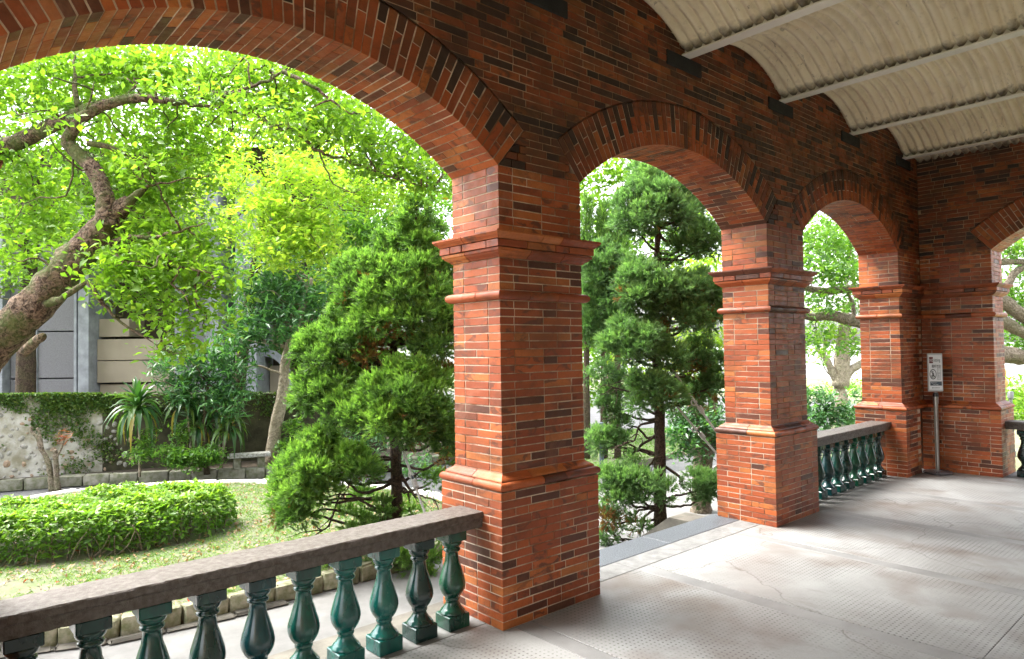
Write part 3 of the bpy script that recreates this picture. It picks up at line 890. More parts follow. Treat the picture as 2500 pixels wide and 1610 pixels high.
rail('handrail', 'weathered dark stone handrail running to the nearest pier over the near balustrade', 0.226, 2.684)
rail('handrail', 'dark stone handrail of the far balustrade ending at the corner pier', 6.890, 9.349)
rail('handrail', 'short piece of stone handrail beside the end wall pier at the picture edge', 0.875, 3.332, (XE, 0, 0), -math.pi / 2)
ordn = ['first', 'second', 'third', 'fourth', 'fifth', 'sixth', 'seventh', 'eighth', 'ninth', 'tenth']
near = ['leaf green', 'dark bottle green', 'bright teal', 'bright teal', 'teal green', 'blue green', 'dark bottle green', 'teal green', 'dark bottle green', 'dark bottle green']
for k in range(10):
    baluster(2.515 - 0.24 * k, 0.215, near[k], f'{near[k]} glazed baluster, {ordn[k]} from the nearest pier under the near handrail', 'glazed balusters of the near balustrade')
far = ['dark bottle green', 'leaf green', 'teal green', 'leaf green', 'dark bottle green', 'teal green', 'blue green', 'teal green', 'blue green', 'dark bottle green']
for k in range(10):
    baluster(9.180 - 0.24 * k, 0.222, far[k], f'{far[k]} glazed baluster, {ordn[k]} from the corner pier under the far handrail', 'glazed balusters of the far balustrade')
for k in range(2):
    baluster(XE + 0.22, -1.05 - 0.24 * k, ['dark bottle green', 'teal green', 'blue green', 'teal green'][k], f'{["dark", "teal", "blue", "deep teal"][k]} glazed baluster, {ordn[k]} from the end wall pier', 'glazed balusters of the end balustrade')

# ------------------------------------------------------------------ sign stand
sg = empty('sign_stand', (9.955, -0.218, 0.0), 0.0); tag(sg, 'steel post sign stand reading NO sitting in the corner', 'sign')
o = MB().lathe([(0.160, 0.0), (0.166, 0.004), (0.166, 0.020), (0.160, 0.026), (0.12, 0.032), (0.04, 0.042)], 40).obj('base', M['signbase'], sg); smooth_by_angle(o, 30)
o = MB().lathe([(0.026, 0.033), (0.026, 0.90)], 20).obj('pole', M['steel'], sg); smooth_by_angle(o, 40)
o = MB().lathe([(0.034, 0.895), (0.034, 1.0), (0.030, 1.004), (0.022, 1.03), (0.020, 1.045)], 20).obj('collar', M['steel'], sg); smooth_by_angle(o, 40)
o = MB().lathe([(0.0345, 0.985), (0.0345, 1.018), (0.024, 1.034)], 20).obj('belt_head', M['black'], sg); smooth_by_angle(o, 40)
pn = link('panel', MB().cbox(-0.148, 0.148, -0.012, 0.012, 0.0, 0.49, 0.006).mesh('panel', M['signframe']), sg, (0, 0, 1.052), (0, 0, R(-52)))
MB().cbox(-0.130, 0.130, -0.0145, -0.010, 0.022, 0.468, 0.001).obj('face', M['signwhite'], pn)
MB().box(-0.118, -0.045, -0.0165, -0.0143, 0.365, 0.445).obj('red_square', M['wine'], pn)
MB().box(-0.110, 0.118, -0.0165, -0.0143, 0.075, 0.128).obj('slate_bar', M['slate'], pn)


pn.scale = (0.60, 1, 1)


def text(body, x, z, size, mat, name='lettering', y=-0.0172, sx=1.0):
    c = bpy.data.curves.new(name, 'FONT'); c.body = body; c.size = size; c.extrude = 0.0003
    t_ = bpy.data.objects.new('lettering_source', c); COL.objects.link(t_)
    bpy.context.view_layer.update()
    me = bpy.data.meshes.new_from_object(t_.evaluated_get(bpy.context.evaluated_depsgraph_get()))
    bpy.data.objects.remove(t_); bpy.data.curves.remove(c)
    me.name = name; me.materials.clear(); me.materials.append(mat)
    o_ = link(name, me, pn, (x, y, z), (math.pi / 2, 0, 0)); o_.scale = (sx, 1, 1)
    return o_


text('NO', -0.114, 0.385, 0.052, M['signwhite'], sx=0.85, y=-0.018)
text('sitting', -0.038, 0.385, 0.062, M['slate'], sx=0.9)
text('欄杆勿坐', -0.075, 0.308, 0.046, M['ink'])
text('Please do not sit', -0.100, 0.106, 0.020, M['signwhite'], sx=0.9, y=-0.018)
text('on the railings', -0.055, 0.083, 0.020, M['signwhite'], sx=0.9, y=-0.018)
mb = MB(); mb.box(-0.074, -0.062, -0.0165, -0.0143, 0.040, 0.052)
for i in range(5): mb.box(-0.052 + 0.026 * i, -0.034 + 0.026 * i, -0.0165, -0.0143, 0.043, 0.049)
mb.obj('footer_mark', M['ink'], pn)
# prohibition ring, slash, sitting figure and rail
mb = MB(); cx, cz, ro, ri_ = -0.050, 0.222, 0.066, 0.056; vs = []
for i in range(40):
    a = 2 * math.pi * i / 40
    vs += [(cx + ro * math.cos(a), -0.0165, cz + ro * math.sin(a)), (cx + ri_ * math.cos(a), -0.0165, cz + ri_ * math.sin(a))]
mb.add(vs, [(2 * i, (2 * i + 2) % 80, (2 * i + 3) % 80, 2 * i + 1) for i in range(40)])
a = R(52); ux, uz = math.cos(a), -math.sin(a) * -1
mb.add([(cx - 0.042, -0.0168, cz + 0.036), (cx - 0.036, -0.0168, cz + 0.043), (cx + 0.042, -0.0168, cz - 0.036), (cx + 0.036, -0.0168, cz - 0.043)], [(0, 1, 2, 3)])
vs = [(cx - 0.004 + 0.010 * math.cos(2 * math.pi * i / 12), -0.0166, cz + 0.034 + 0.010 * math.sin(2 * math.pi * i / 12)) for i in range(12)]
mb.add(vs, [tuple(range(12))])
for q in ([(-.012, .022), (.006, .022), (.008, -.008), (-.014, -.008)], [(-.014, -.006), (.022, -.006), (.022, -.016), (-.014, -.016)], [(.014, -.010), (.022, -.010), (.024, -.040), (.016, -.040)], [(.004, .018), (.022, .004), (.018, -.002), (.002, .010)]):
    mb.add([(cx + x, -0.0166, cz + z) for x, z in q], [(0, 1, 2, 3)])
mb.box(cx - 0.036, cx + 0.010, -0.0166, -0.0143, cz - 0.024, cz - 0.017)
for i in range(4): mb.box(cx - 0.032 + 0.011 * i, cx - 0.027 + 0.011 * i, -0.0166, -0.0143, cz - 0.046, cz - 0.022)
mb.obj('no_sitting_symbol', M['ink'], pn)
mb = MB()
def frame(x0, x1, z0, z1, t_=0.003):
    mb.box(x0, x1, -0.0165, -0.0143, z0, z0 + t_); mb.box(x0, x1, -0.0165, -0.0143, z1 - t_, z1); mb.box(x0, x0 + t_, -0.0165, -0.0143, z0 + t_, z1 - t_); mb.box(x1 - t_, x1, -0.0165, -0.0143, z0 + t_, z1 - t_)
frame(0.036, 0.096, 0.238, 0.300); frame(0.036, 0.096, 0.150, 0.234)
mb.box(0.056, 0.076, -0.0165, -0.0143, 0.262, 0.266); mb.box(0.056, 0.076, -0.0165, -0.0143, 0.278, 0.282); mb.box(0.060, 0.068, -0.0165, -0.0143, 0.165, 0.222)
mb.obj('notice_box', M['slate'], pn)

# ------------------------------------------------------------------ garden ground
ZL, ZP = -0.74, -0.90
gr = link('ground', pymesh('ground', [(-900, -900, -0.94), (900, -900, -0.94), (900, 900, -0.94), (-900, 900, -0.94)], [(0, 1, 2, 3)], M['ground'])); tag(gr, kind='structure')
pa = link('path', pymesh('path', [(-8, 0.585, ZP), (11.2, 0.585, ZP), (14, 0.585, ZP), (14, 4.8, ZP), (9.5, 5.4, ZP), (-8, 5.4, ZP)], [(0, 1, 2, 3, 4, 5)], M['concrete'])); tag(pa, kind='structure')
rd = link('road', pymesh('road', [(-20, 4.5, ZP - 0.006), (30, 4.5, ZP - 0.006), (30, 30, ZP - 0.006), (-20, 30, ZP - 0.006)], [(0, 1, 2, 3)], M['asphalt'])); tag(rd, kind='structure')
wt_m, wt_t, wt_b = newmat('river_water'); wt_b.inputs['Base Color'].default_value = (0.35, 0.37, 0.36, 1); wt_b.inputs['Roughness'].default_value = 0.12; wt_b.inputs['Specular IOR Level'].default_value = 1.0
wa = link('water', pymesh('water', [(38, -300, -0.93), (900, -900, -0.93), (900, 900, -0.93), (60, 300, -0.93)], [(0, 1, 2, 3)], wt_m)); tag(wa, kind='structure')


def catmull(pts, n):
    pts = [np.array(p, float) for p in pts]
    p = [2 * pts[0] - pts[1]] + pts + [2 * pts[-1] - pts[-2]]
    out = []
    for i in range(1, len(p) - 2):
        for k in range(n):
            t = k / n
            out.append(0.5 * ((2 * p[i]) + (-p[i - 1] + p[i + 1]) * t + (2 * p[i - 1] - 5 * p[i] + 4 * p[i + 1] - p[i + 2]) * t * t + (-p[i - 1] + 3 * p[i] - 3 * p[i + 1] + p[i + 2]) * t ** 3))
    out.append(pts[-1])
    return np.array(out)


def slab_poly(name, pts, z, depth, mat, dome=0.0):
    n_ = len(pts)
    vs = [(p[0], p[1], z) for p in pts] + [(p[0], p[1], z - depth) for p in pts]
    return link(name, pymesh(name, vs, [tuple(range(n_))] + [(i, i + n_, (i + 1) % n_ + n_, (i + 1) % n_) for i in range(n_)], mat))


near_edge = [(-6, 5.6), (-2, 5.2), (0.0, 4.55), (0.99, 4.12), (1.46, 3.92), (1.99, 3.83), (2.6, 3.78), (3.4, 3.74), (4.4, 3.75), (5.4, 3.95), (6.1, 4.4)]
far_edge = [(6.5, 5.4), (6.4, 6.9), (5.9, 8.1), (5.15, 9.1), (4.15, 10.1), (2.3, 10.9), (1.1, 10.75), (-3, 10.2), (-8, 9.2)]
ne = catmull(near_edge, 6); fe = catmull(far_edge, 6)
LAWN = [tuple(p[:2]) for p in ne] + [tuple(p[:2]) for p in fe]
lw = slab_poly('lawn', LAWN, ZL, 0.2, M['soil']); tag(lw, kind='structure')
lw2 = slab_poly('lawn', [(8.6, 6.6), (12, 6.0), (16, 6.5), (17, 9), (13, 11.5), (9.5, 9.8)], ZL - 0.04, 0.15, M['soil']); tag(lw2, kind='structure')


def inpoly(x, y, poly):
    inside = np.zeros(len(x), bool); n_ = len(poly); j = n_ - 1
    for i in range(n_):
        xi, yi = poly[i][:2]; xj, yj = poly[j][:2]
        c = ((yi > y) != (yj > y)) & (x < (xj - xi) * (y - yi) / (yj - yi + 1e-12) + xi)
        inside ^= c; j = i
    return inside


def stone_row(root, path, h, wdt, length, mat, z0, name='stone', jit=0.012, side=1):
    path = np.array(path); seg = np.linalg.norm(np.diff(path[:, :2], axis=0), axis=1); cum = np.concatenate([[0], np.cumsum(seg)])
    s = 0.0
    while s < cum[-1] - 0.1:
        L = length * rnd.uniform(0.8, 1.25); e = min(s + L, cum[-1]); mid = (s + e) / 2
        p = np.array([np.interp(mid, cum, path[:, i]) for i in (0, 1)]); q = np.array([np.interp(min(mid + 0.05, cum[-1]), cum, path[:, i]) for i in (0, 1)])
        d_ = q - p; a = math.atan2(d_[1], d_[0]); hl = (e - s) / 2 - 0.006
        mb_ = MB().cbox(-hl, hl, -wdt / 2, wdt / 2, 0, h, 0.018)
        mb_.v = [(x + rnd.gauss(0, jit * 0.5), y + rnd.gauss(0, jit * 0.5), z + (rnd.gauss(0, jit * 0.5) if z > 0.03 else 0)) for x, y, z in mb_.v]
        o_ = mb_.obj(name, mat, root, (p[0], p[1], z0), (0, 0, a + rnd.gauss(0, 0.015))); smooth_by_angle(o_, 50)
        s = e


kn = empty('kerb'); tag(kn, 'mossy stone kerb between the concrete path and the lawn', 'kerb')
stone_row(kn, [p for p in ne if p[0] > -0.8], 0.185, 0.14, 0.42, M['kerb'], ZP)
stone_row(kn, [(p[0] - 0.02, p[1] - 0.11) for p in ne if -0.8 < p[0] < 3], 0.035, 0.11, 0.5, M['cheek'], ZP, 'footing_stone')
kw = empty('lawn_edging'); tag(kw, 'pale stone edging along the far side of the lawn', 'edging')
stone_row(kw, fe, 0.20, 0.22, 0.8, M['whitekerb'], ZP)
kf_path = catmull([(-6, 15.6), (-2, 14.5), (1.3, 12.98), (2.26, 12.64), (3.2, 12.1), (4.2, 11.53), (5.7, 10.55), (7.5, 9.6), (9.5, 9.3)], 6)
kf = empty('kerb'); tag(kf, 'grey stone kerb of the raised bed in front of the rubble wall', 'kerb')
stone_row(kf, kf_path, 0.215, 0.2, 0.46, M['kerbfar'], ZP)
bedp = [tuple(p[:2] + np.array([0.03, 0.06])) for p in kf_path] + [(14, 12), (14, 22), (-6, 22)]
bd = slab_poly('bed', bedp, -0.72, 0.2, M['bed']); tag(bd, kind='structure')

# ------------------------------------------------------------------ plant builders
def frames(pts):
    t = np.gradient(pts, axis=0); t /= np.linalg.norm(t, axis=1)[:, None] + 1e-9
    nrm = np.cross(t[0], [0.3, 0.1, 1.0]); nrm /= np.linalg.norm(nrm) + 1e-9
    ns = []
    for i in range(len(pts)):
        nrm = nrm - t[i] * (nrm @ t[i]); nrm /= np.linalg.norm(nrm) + 1e-9; ns.append(nrm.copy())
    ns = np.array(ns); return t, ns, np.cross(t, ns)


class Tubes:
    """several tapered, slightly knobbly limbs joined in one wood mesh"""
    def __init__(self): self.V = []; self.F = []; self.n = 0; self.axis = []
    def add(self, pts, radii, seg=8, sub=5, rough=0.06, wig=0.0):
        P_ = catmull(pts, sub); k = len(P_)
        rr = np.interp(np.linspace(0, 1, k), np.linspace(0, 1, len(radii)), radii)
        if wig: P_[1:-1] += rng.normal(0, wig, (k - 2, 3))
        self.axis.append((P_, rr))
        t, a, b_ = frames(P_); th = np.arange(seg) * 2 * math.pi / seg
        lob = rng.normal(0, rough, (k, seg)); lob = (lob + np.roll(lob, 1, 0) + np.roll(lob, 1, 1)) / 1.7
        rad = rr[:, None] * (1 + lob)
        V = P_[:, None, :] + rad[..., None] * (np.cos(th)[None, :, None] * a[:, None, :] + np.sin(th)[None, :, None] * b_[:, None, :])
        V = np.concatenate([V.reshape(-1, 3), P_[:1], P_[-1:]])
        idx = np.arange(k * seg).reshape(k, seg); nx = np.roll(idx, -1, 1)
        F = np.stack([idx[:-1], nx[:-1], nx[1:], idx[1:]], -1).reshape(-1, 4)
        c0, c1 = k * seg, k * seg + 1
        cap = np.array([[idx[0, (j + 1) % seg], idx[0, j], c0, c0] for j in range(seg)] + [[idx[-1, j], idx[-1, (j + 1) % seg], c1, c1] for j in range(seg)])
        self.V.append(V); self.F.append(F + self.n); self.caps = getattr(self, 'caps', []); self.caps.append(cap[:, :3] + self.n); self.n += len(V)
        return P_
    def obj(self, name, mat, parent):
        V = np.concatenate(self.V); me = bpy.data.meshes.new(name)
        faces = [tuple(f) for F in self.F for f in F] + [tuple(f) for F in self.caps for f in F]
        me.from_pydata([tuple(v) for v in V], [], faces); me.shade_smooth(); me.materials.append(mat); me.update()
        return link(name, me, parent)


def leaves(C_, size, aspect=0.5, up=0.6, fold=0.25, droop=0.2, axis=None, spread=1.0, tint=None):
    """folded pointed leaves at centres C_ -> (V, F, tint)"""
    n = len(C_)
    size = np.broadcast_to(size, (n,)) * rng.choice([0.62, 0.8, 1.0, 1.25], n) * rng.uniform(0.85, 1.15, n)
    d = rng.normal(0, 1, (n, 3)); d[:, 2] = d[:, 2] * 0.6 - droop
    if axis is not None: d = d * spread + axis
    d /= np.linalg.norm(d, axis=1)[:, None] + 1e-9
    nz = rng.normal(0, 1, (n, 3)); nz[:, 2] = np.abs(nz[:, 2]) + up * 2.0
    s = np.cross(d, nz); s /= np.linalg.norm(s, axis=1)[:, None] + 1e-9
    u = np.cross(s, d)
    L = size[:, None]; W = L * aspect * 0.5
    a = C_ - d * L * 0.5; tip = C_ + d * L * 0.5 - u * L * 0.10
    m1 = C_ - d * L * 0.08 + s * W + u * W * fold; m2 = C_ - d * L * 0.08 - s * W + u * W * fold
    V = np.stack([a, m1, tip, m2], 1).reshape(-1, 3)
    b = np.arange(n)[:, None] * 4
    F = np.concatenate([b + [0, 1, 2], b + [0, 2, 3]], 1).reshape(-1, 3)
    t = rng.uniform(0, 1, n) if tint is None else tint
    return V, F, np.repeat(t, 2)


def joinp(parts):
    V = []; F = []; A = []; o_ = 0
    for v, f, a in parts: V.append(v); F.append(f + o_); A.append(a); o_ += len(v)
    return np.concatenate(V), np.concatenate(F), np.concatenate(A)


def blob(c, rx, ry, rz, n, shell=0.5):
    """points in an ellipsoid in camera-ish axes: rx right, ry up, rz along view"""
    v = rng.normal(0, 1, (n, 3)); v /= np.linalg.norm(v, axis=1)[:, None]
    r_ = rng.uniform(0, 1, n) ** (1 / 3); r_ = shell + (1 - shell) * r_ if shell else r_
    v *= r_[:, None]
    return np.asarray(c) + v[:, :1] * rx * RT + v[:, 1:2] * ry * np.array([0, 0, 1.0]) + v[:, 2:] * rz * np.array([FW[0], FW[1], 0])


def crown_from(blobs, size, per, sig, aspect, mat, name='crown', parent=None, up=0.6, droop=0.2, tintbias=0.25, shell=0.3):
    """blobs: (px, py, rpx, rpy, depth, clusters[, rz])"""
    parts = []
    for bl in blobs:
        x, y, rx, ry, d, nc = bl[:6]; rz = bl[6] if len(bl) > 6 else 0.6 * pxm((rx + ry) / 2, d)
        cc = blob(P(x, y, d), pxm(rx, d), pxm(ry, d), rz, nc, shell)
        k = rng.integers(max(2, int(per * 0.6)), int(per * 1.4) + 1, nc)
        C_ = np.repeat(cc, k, 0) + rng.normal(0, sig, (k.sum(), 3)) * [1, 1, 0.6]
        tb = np.repeat(rng.uniform(0, 1, nc), k)
        tint = np.clip(rng.uniform(0, 1, k.sum()) * (1 - tintbias) + tb * tintbias, 0, 1)
        parts.append(leaves(C_, size, aspect, up, 0.25, droop, tint=tint))
    V, F, A = joinp(parts)
    return link(name, npmesh(name, V, F, mat, A), parent)


def twigs(tb, blobs, n, r0, wig, frm=None):
    """thin branches that reach from existing limbs into the leaf masses"""
    axes = np.concatenate([a[0] for a in tb.axis])
    for bl in blobs:
        x, y, rx, ry, d = bl[:5]
        for _ in range(n):
            e = P(x + rng.normal(0, rx * 0.6), y + rng.normal(0, ry * 0.6), d + rng.normal(0, 0.25))
            j = np.argmin(np.linalg.norm(axes - e, axis=1) + rng.uniform(0, 0.35, len(axes))); s = axes[j]
            L = np.linalg.norm(e - s)
            if L < 0.05: continue
            m1 = s + (e - s) * 0.35 + rng.normal(0, 0.10 * L, 3); m2 = s + (e - s) * 0.7 + rng.normal(0, 0.10 * L, 3)
            tb.add([s, m1, m2, e], [r0, r0 * 0.75, r0 * 0.5, r0 * 0.25], 5, 4, 0.05, wig)


# ------------------------------------------------------------------ the leaning tree at the left
TD = 6.0
lt = empty('leaning_tree', tuple(P(-420, 1330, TD)[:2]) + (ZL,)); tag(lt, 'gnarled tree leaning in from the left with scaly bark and bright leaves', 'tree')
lt.location = (0, 0, 0)
tb = Tubes()
main = tb.add([np.array([*P(-330, 1300, TD)[:2], ZL - 0.05]), P(-230, 1110, TD), P(-110, 960, TD), P(0, 830, TD), P(110, 720, TD), P(190, 625, TD + .1), P(262, 545, TD + .2), P(318, 488, TD + .25)],
       [0.2398, 0.1931, 0.1765, 0.1665, 0.1499, 0.1399, 0.1099, 0.05994], 18, 8, 0.075)
tb.add([P(295, 520, TD + .2), P(325, 485, TD + .2), P(352, 462, TD + .18), P(368, 450, TD + .16)], [0.05994, 0.04129, 0.02295, 0.00612], 8, 4, 0.1)           # broken spur
tb.add([P(262, 560, TD + .15), P(258, 490, TD + .2), P(238, 430, TD + .25), P(200, 385, TD + .3), P(165, 350, TD + .32), P(178, 318, TD + .3), P(205, 285, TD + .3), P(255, 258, TD + .3), P(310, 243, TD + .3), P(370, 242, TD + .32), P(440, 252, TD + .4)],
       [0.09657, 0.07859, 0.07193, 0.06327, 0.05661, 0.04995, 0.04995, 0.04795, 0.04129, 0.03825, 0.02601], 14, 7, 0.07)
tb.add([P(-140, 430, TD + .9), P(-30, 380, TD + .8), P(60, 340, TD + .7), P(140, 302, TD + .55), P(215, 268, TD + .4), P(262, 252, TD + .3)], [0.08325, 0.07659, 0.06993, 0.06527, 0.05661, 0.03996], 12, 7, 0.07)
tb.add([P(-330, 1200, TD + .8), P(-240, 900, TD + .9), P(-170, 600, TD + .9), P(-140, 430, TD + .9)], [0.1865, 0.1332, 0.1066, 0.08325], 12, 7, 0.07)
tb.add([P(440, 252, TD + .4), P(500, 235, TD + .5), P(560, 226, TD + .6), P(640, 205, TD + .7), P(690, 175, TD + .8)], [0.02601, 0.02142, 0.01836, 0.0153, 0.01071], 7, 5, 0.06, .006)
tb.add([P(690, 175, TD + .8), P(745, 200, TD + .7), P(795, 235, TD + .7), P(850, 275, TD + .7)], [0.02295, 0.01989, 0.01377, 0.00765], 7, 5, 0.06, .006)
tb.add([P(440, 252, TD + .4), P(520, 262, TD + .6), P(600, 278, TD + .9), P(655, 302, TD + .9), P(720, 322, TD + .9), P(780, 372, TD + .9), P(850, 392, TD + .9), P(930, 425, TD + .9), P(1010, 448, TD + .9), P(1070, 462, TD + .9)],
       [0.0198, 0.0171, 0.0171, 0.018, 0.0171, 0.0153, 0.0135, 0.0108, 0.0072, 0.0036], 7, 6, 0.06, .012)
tb.add([P(780, 372, TD + .9), P(800, 420, TD + .9), P(815, 450, TD + .9), P(880, 480, TD + .9)], [0.01071, 0.008415, 0.006885, 0.00306], 5, 4, 0.06, .006)
tb.add([P(215, 350, TD + .3), P(260, 358, TD + .3), P(305, 375, TD + .35), P(345, 385, TD + .5)], [0.0306, 0.02601, 0.01989, 0.00918], 8, 5, 0.06)
tb.add([P(190, 260, TD + .4), P(182, 215, TD + .4), P(183, 180, TD + .4)], [0.02601, 0.02295, 0.01683], 7, 4, 0.05)
tb.add([P(205, 282, TD + .3), P(222, 240, TD + .2), P(230, 200, TD + .2)], [0.01071, 0.008415, 0.003825], 5, 4, 0.05)
tb.add([P(255, 600, TD + .2), P(310, 580, TD + .1), P(370, 580, TD + .0), P(430, 568, TD - .1), P(500, 545, TD - .1)], [0.03996, 0.02295, 0.01683, 0.01224, 0.00459], 7, 5, 0.07, .006)
tb.add([P(275, 615, TD + .1), P(300, 640, TD + .0), P(350, 645, TD - .1), P(420, 650, TD - .2), P(530, 668, TD - .3)], [0.02295, 0.01683, 0.01224, 0.009945, 0.00459], 6, 5, 0.07, .006)
tb.add([P(110, 745, TD - .1), P(160, 725, TD - .2), P(215, 692, TD - .3), P(250, 740, TD - .3), P(300, 790, TD - .3), P(385, 845, TD - .3)], [0.03825, 0.02678, 0.01989, 0.0153, 0.01071, 0.00306], 7, 5, 0.07, .006)
tb.add([P(60, 860, TD - .15), P(85, 835, TD - .3), P(105, 822, TD - .4)], [0.04662, 0.03825, 0.03213], 9, 4, 0.06)                                            # sawn stub
near_b = [(420, 200, 80, 40, 5.9, 8), (100, 260, 70, 40, 5.9, 5), (560, 235, 90, 40, 6.2, 14), (700, 300, 90, 50, 6.4, 16), (330, 400, 50, 50, 5.9, 6), (90, 210, 170, 90, 6.6, 95), (260, 170, 160, 70, 6.8, 80), (430, 190, 150, 75, 6.9, 75), (590, 200, 130, 70, 7.0, 55), (700, 240, 110, 70, 7.0, 45), (820, 310, 120, 60, 7.0, 50), (930, 390, 100, 55, 7.0, 42), (1040, 440, 70, 45, 7.0, 26), (900, 300, 110, 60, 7.4, 36), (1000, 370, 90, 50, 7.4, 30), (760, 190, 110, 50, 7.4, 36), (620, 140, 140, 40, 7.4, 40),
          (60, 400, 120, 80, 6.9, 50), (360, 330, 120, 70, 7.0, 55), (330, 440, 110, 70, 6.7, 50), (480, 330, 120, 70, 7.3, 50), (90, 520, 100, 70, 6.9, 40), (200, 600, 60, 45, 6.5, 16), (430, 470, 110, 70, 6.7, 46),
          (370, 560, 90, 60, 6.3, 34), (280, 650, 80, 55, 5.9, 26), (400, 660, 100, 60, 5.9, 40), (500, 590, 80, 60, 6.2, 30), (330, 720, 70, 50, 5.8, 20), (520, 690, 70, 50, 5.9, 24), (470, 770, 80, 45, 5.8, 24), (430, 845, 38, 34, 5.7, 9), (20, 640, 40, 60, 6.6, 12)]
twigs(tb, near_b, 3, 0.011, 0.008)
tb.obj('trunk', M['bark_main'], lt)
crown_from(near_b, 0.076, 20, 0.12, 0.52, M['leaf_main'], 'crown', lt, 0.5, 0.35, 0.35, 0.0)
# ferns growing on the limbs
pts = [];
for P_, rr in tb.axis[2:4]:
    for p, r_ in zip(P_[::2], rr[::2]):
        if rng.random() < 0.75: pts.append(p + np.array([0, 0, r_ * 0.95]))
pts = np.repeat(np.array(pts), 26, 0) + rng.normal(0, 0.035, (len(pts) * 26, 3)) * [1, 1, 0.35]
V, F, A = leaves(pts, 0.075, 0.09, 0.2, 0.1, -0.8)
link('fern', npmesh('fern', V, F, M['leaf_ivy'], A), lt)

# ------------------------------------------------------------------ background trees
def broad_tree(name, label, base_px, depth, trunk, r0, blobs, size, per, sig, aspect, lm, bm, group=None, ntw=2, zb=-0.75, twr=0.02, droop=0.2, up=0.6, shell=0.35):
    root = empty(name); tag(root, label, 'tree', group)
    t_ = Tubes()
    pts = [P(x, y, depth + dd) for x, y, dd in trunk]
    pts[0][2] = zb - 0.05
    t_.add(pts, list(np.linspace(r0, r0 * 0.4, len(pts))), 10, 6, 0.06)
    twigs(t_, blobs, ntw, twr, 0.01)
    t_.obj('trunk', bm, root)
    crown_from(blobs, size, per, sig, aspect, lm, 'crown', root, up, droop, 0.3, shell)
    return root


broad_tree('yellow_green_tree', 'sunlit yellow green tree behind the leaning tree, over the concrete wall', None, 13.0, [(560, 1120, 2.2), (600, 800, 2.2), (640, 560, 1), (660, 430, 0)], 0.16,
           [(640, 380, 150, 110, 12.5, 150), (730, 480, 110, 90, 12.0, 140), (660, 560, 120, 80, 11.8, 130), (760, 570, 70, 60, 11.8, 70), (560, 480, 120, 90, 13, 100), (860, 470, 90, 60, 13, 70), (780, 380, 120, 70, 13.5, 80), (800, 640, 40, 45, 11.6, 22), (930, 470, 80, 50, 13.2, 45), (690, 610, 70, 50, 11.5, 50)],
           0.125, 12, 0.15, 0.45, M['leaf_yellow'], M['bark_dark'], None, 2, -0.72, 0.02)
broad_tree('mango_tree', 'dark leaved tree with a pale bare trunk behind the stone bench', None, 14.6, [(662, 1117, 0), (672, 1050, 0), (690, 960, 0), (700, 870, 0.1), (735, 760, 0.1), (760, 680, 0.2)], 0.15,
           [(650, 660, 80, 70, 14.6, 70), (740, 660, 80, 70, 15, 70), (700, 730, 90, 60, 14.6, 75), (630, 740, 60, 60, 14.3, 50), (760, 770, 60, 60, 15, 45), (670, 800, 90, 50, 14.2, 60), (600, 810, 60, 40, 14, 35), (560, 850, 60, 40, 13.9, 35), (770, 850, 40, 40, 14.6, 18)],
           0.19, 11, 0.15, 0.26, M['leaf_dark'], M['bark_pale'], None, 2, -0.72, 0.03, 0.5, 0.3)
broad_tree('broadleaf_tree', 'mid green long leaved tree rising behind the nearest juniper', None, 16, [(900, 1100, 0), (905, 900, 0), (910, 700, 0), (920, 560, 0)], 0.16,
           [(900, 520, 110, 70, 16, 120), (980, 590, 100, 80, 16, 120), (850, 600, 90, 70, 16, 100), (1050, 520, 70, 60, 16, 70), (930, 680, 130, 70, 16.4, 90), (1040, 640, 70, 80, 16, 70), (830, 700, 70, 70, 16.4, 50)],
           0.20, 11, 0.18, 0.26, M['leaf_mid'], M['bark_dark'], None, 1, -0.72, 0.03, 0.4, 0.3)
broad_tree('whorled_shrub', 'dark green whorled leaf bush above the strap leaved plants', None, 13.7, [(505, 1120, 0), (500, 1020, 0), (510, 930, 0)], 0.06,
           [(450, 900, 70, 50, 13.7, 60), (520, 890, 70, 50, 13.7, 60), (580, 920, 50, 50, 13.7, 45), (480, 960, 80, 40, 13.6, 50), (400, 920, 40, 35, 13.7, 20), (560, 980, 50, 40, 13.5, 35), (420, 850, 30, 20, 13.8, 10)],
           0.17, 11, 0.10, 0.22, M['leaf_dark'], M['bark_dark'], None, 2, -0.72, 0.015, 0.3, 0.5)
bgt = 'trees far behind the garden wall'
broad_tree('canopy_tree', 'tall green tree far behind the leaning trunk at the left edge', None, 19, [(60, 1080, 0), (70, 700, 0), (90, 400, 0)], 0.28,
           [(60, 250, 200, 140, 19, 170), (80, 480, 180, 130, 19, 140), (0, 620, 120, 100, 18, 70), (260, 250, 180, 140, 20, 160), (250, 480, 150, 120, 20, 110), (180, 80, 260, 90, 20, 130)], 0.22, 12, 0.24, 0.5, M['leaf_main'], M['bark_dark'], bgt, 1, -0.72, 0.04)
broad_tree('canopy_tree', 'tall light green tree behind the concrete building', None, 23, [(480, 1080, 0), (470, 700, 0), (460, 400, 0)], 0.28,
           [(420, 200, 200, 130, 22, 150), (600, 240, 180, 120, 22, 110), (430, 420, 170, 120, 22, 130), (600, 420, 160, 100, 22, 110), (400, 620, 150, 80, 20.3, 80), (760, 260, 120, 90, 22, 55)], 0.23, 12, 0.25, 0.5, M['leaf_main'], M['bark_dark'], bgt, 1, -0.72, 0.04)
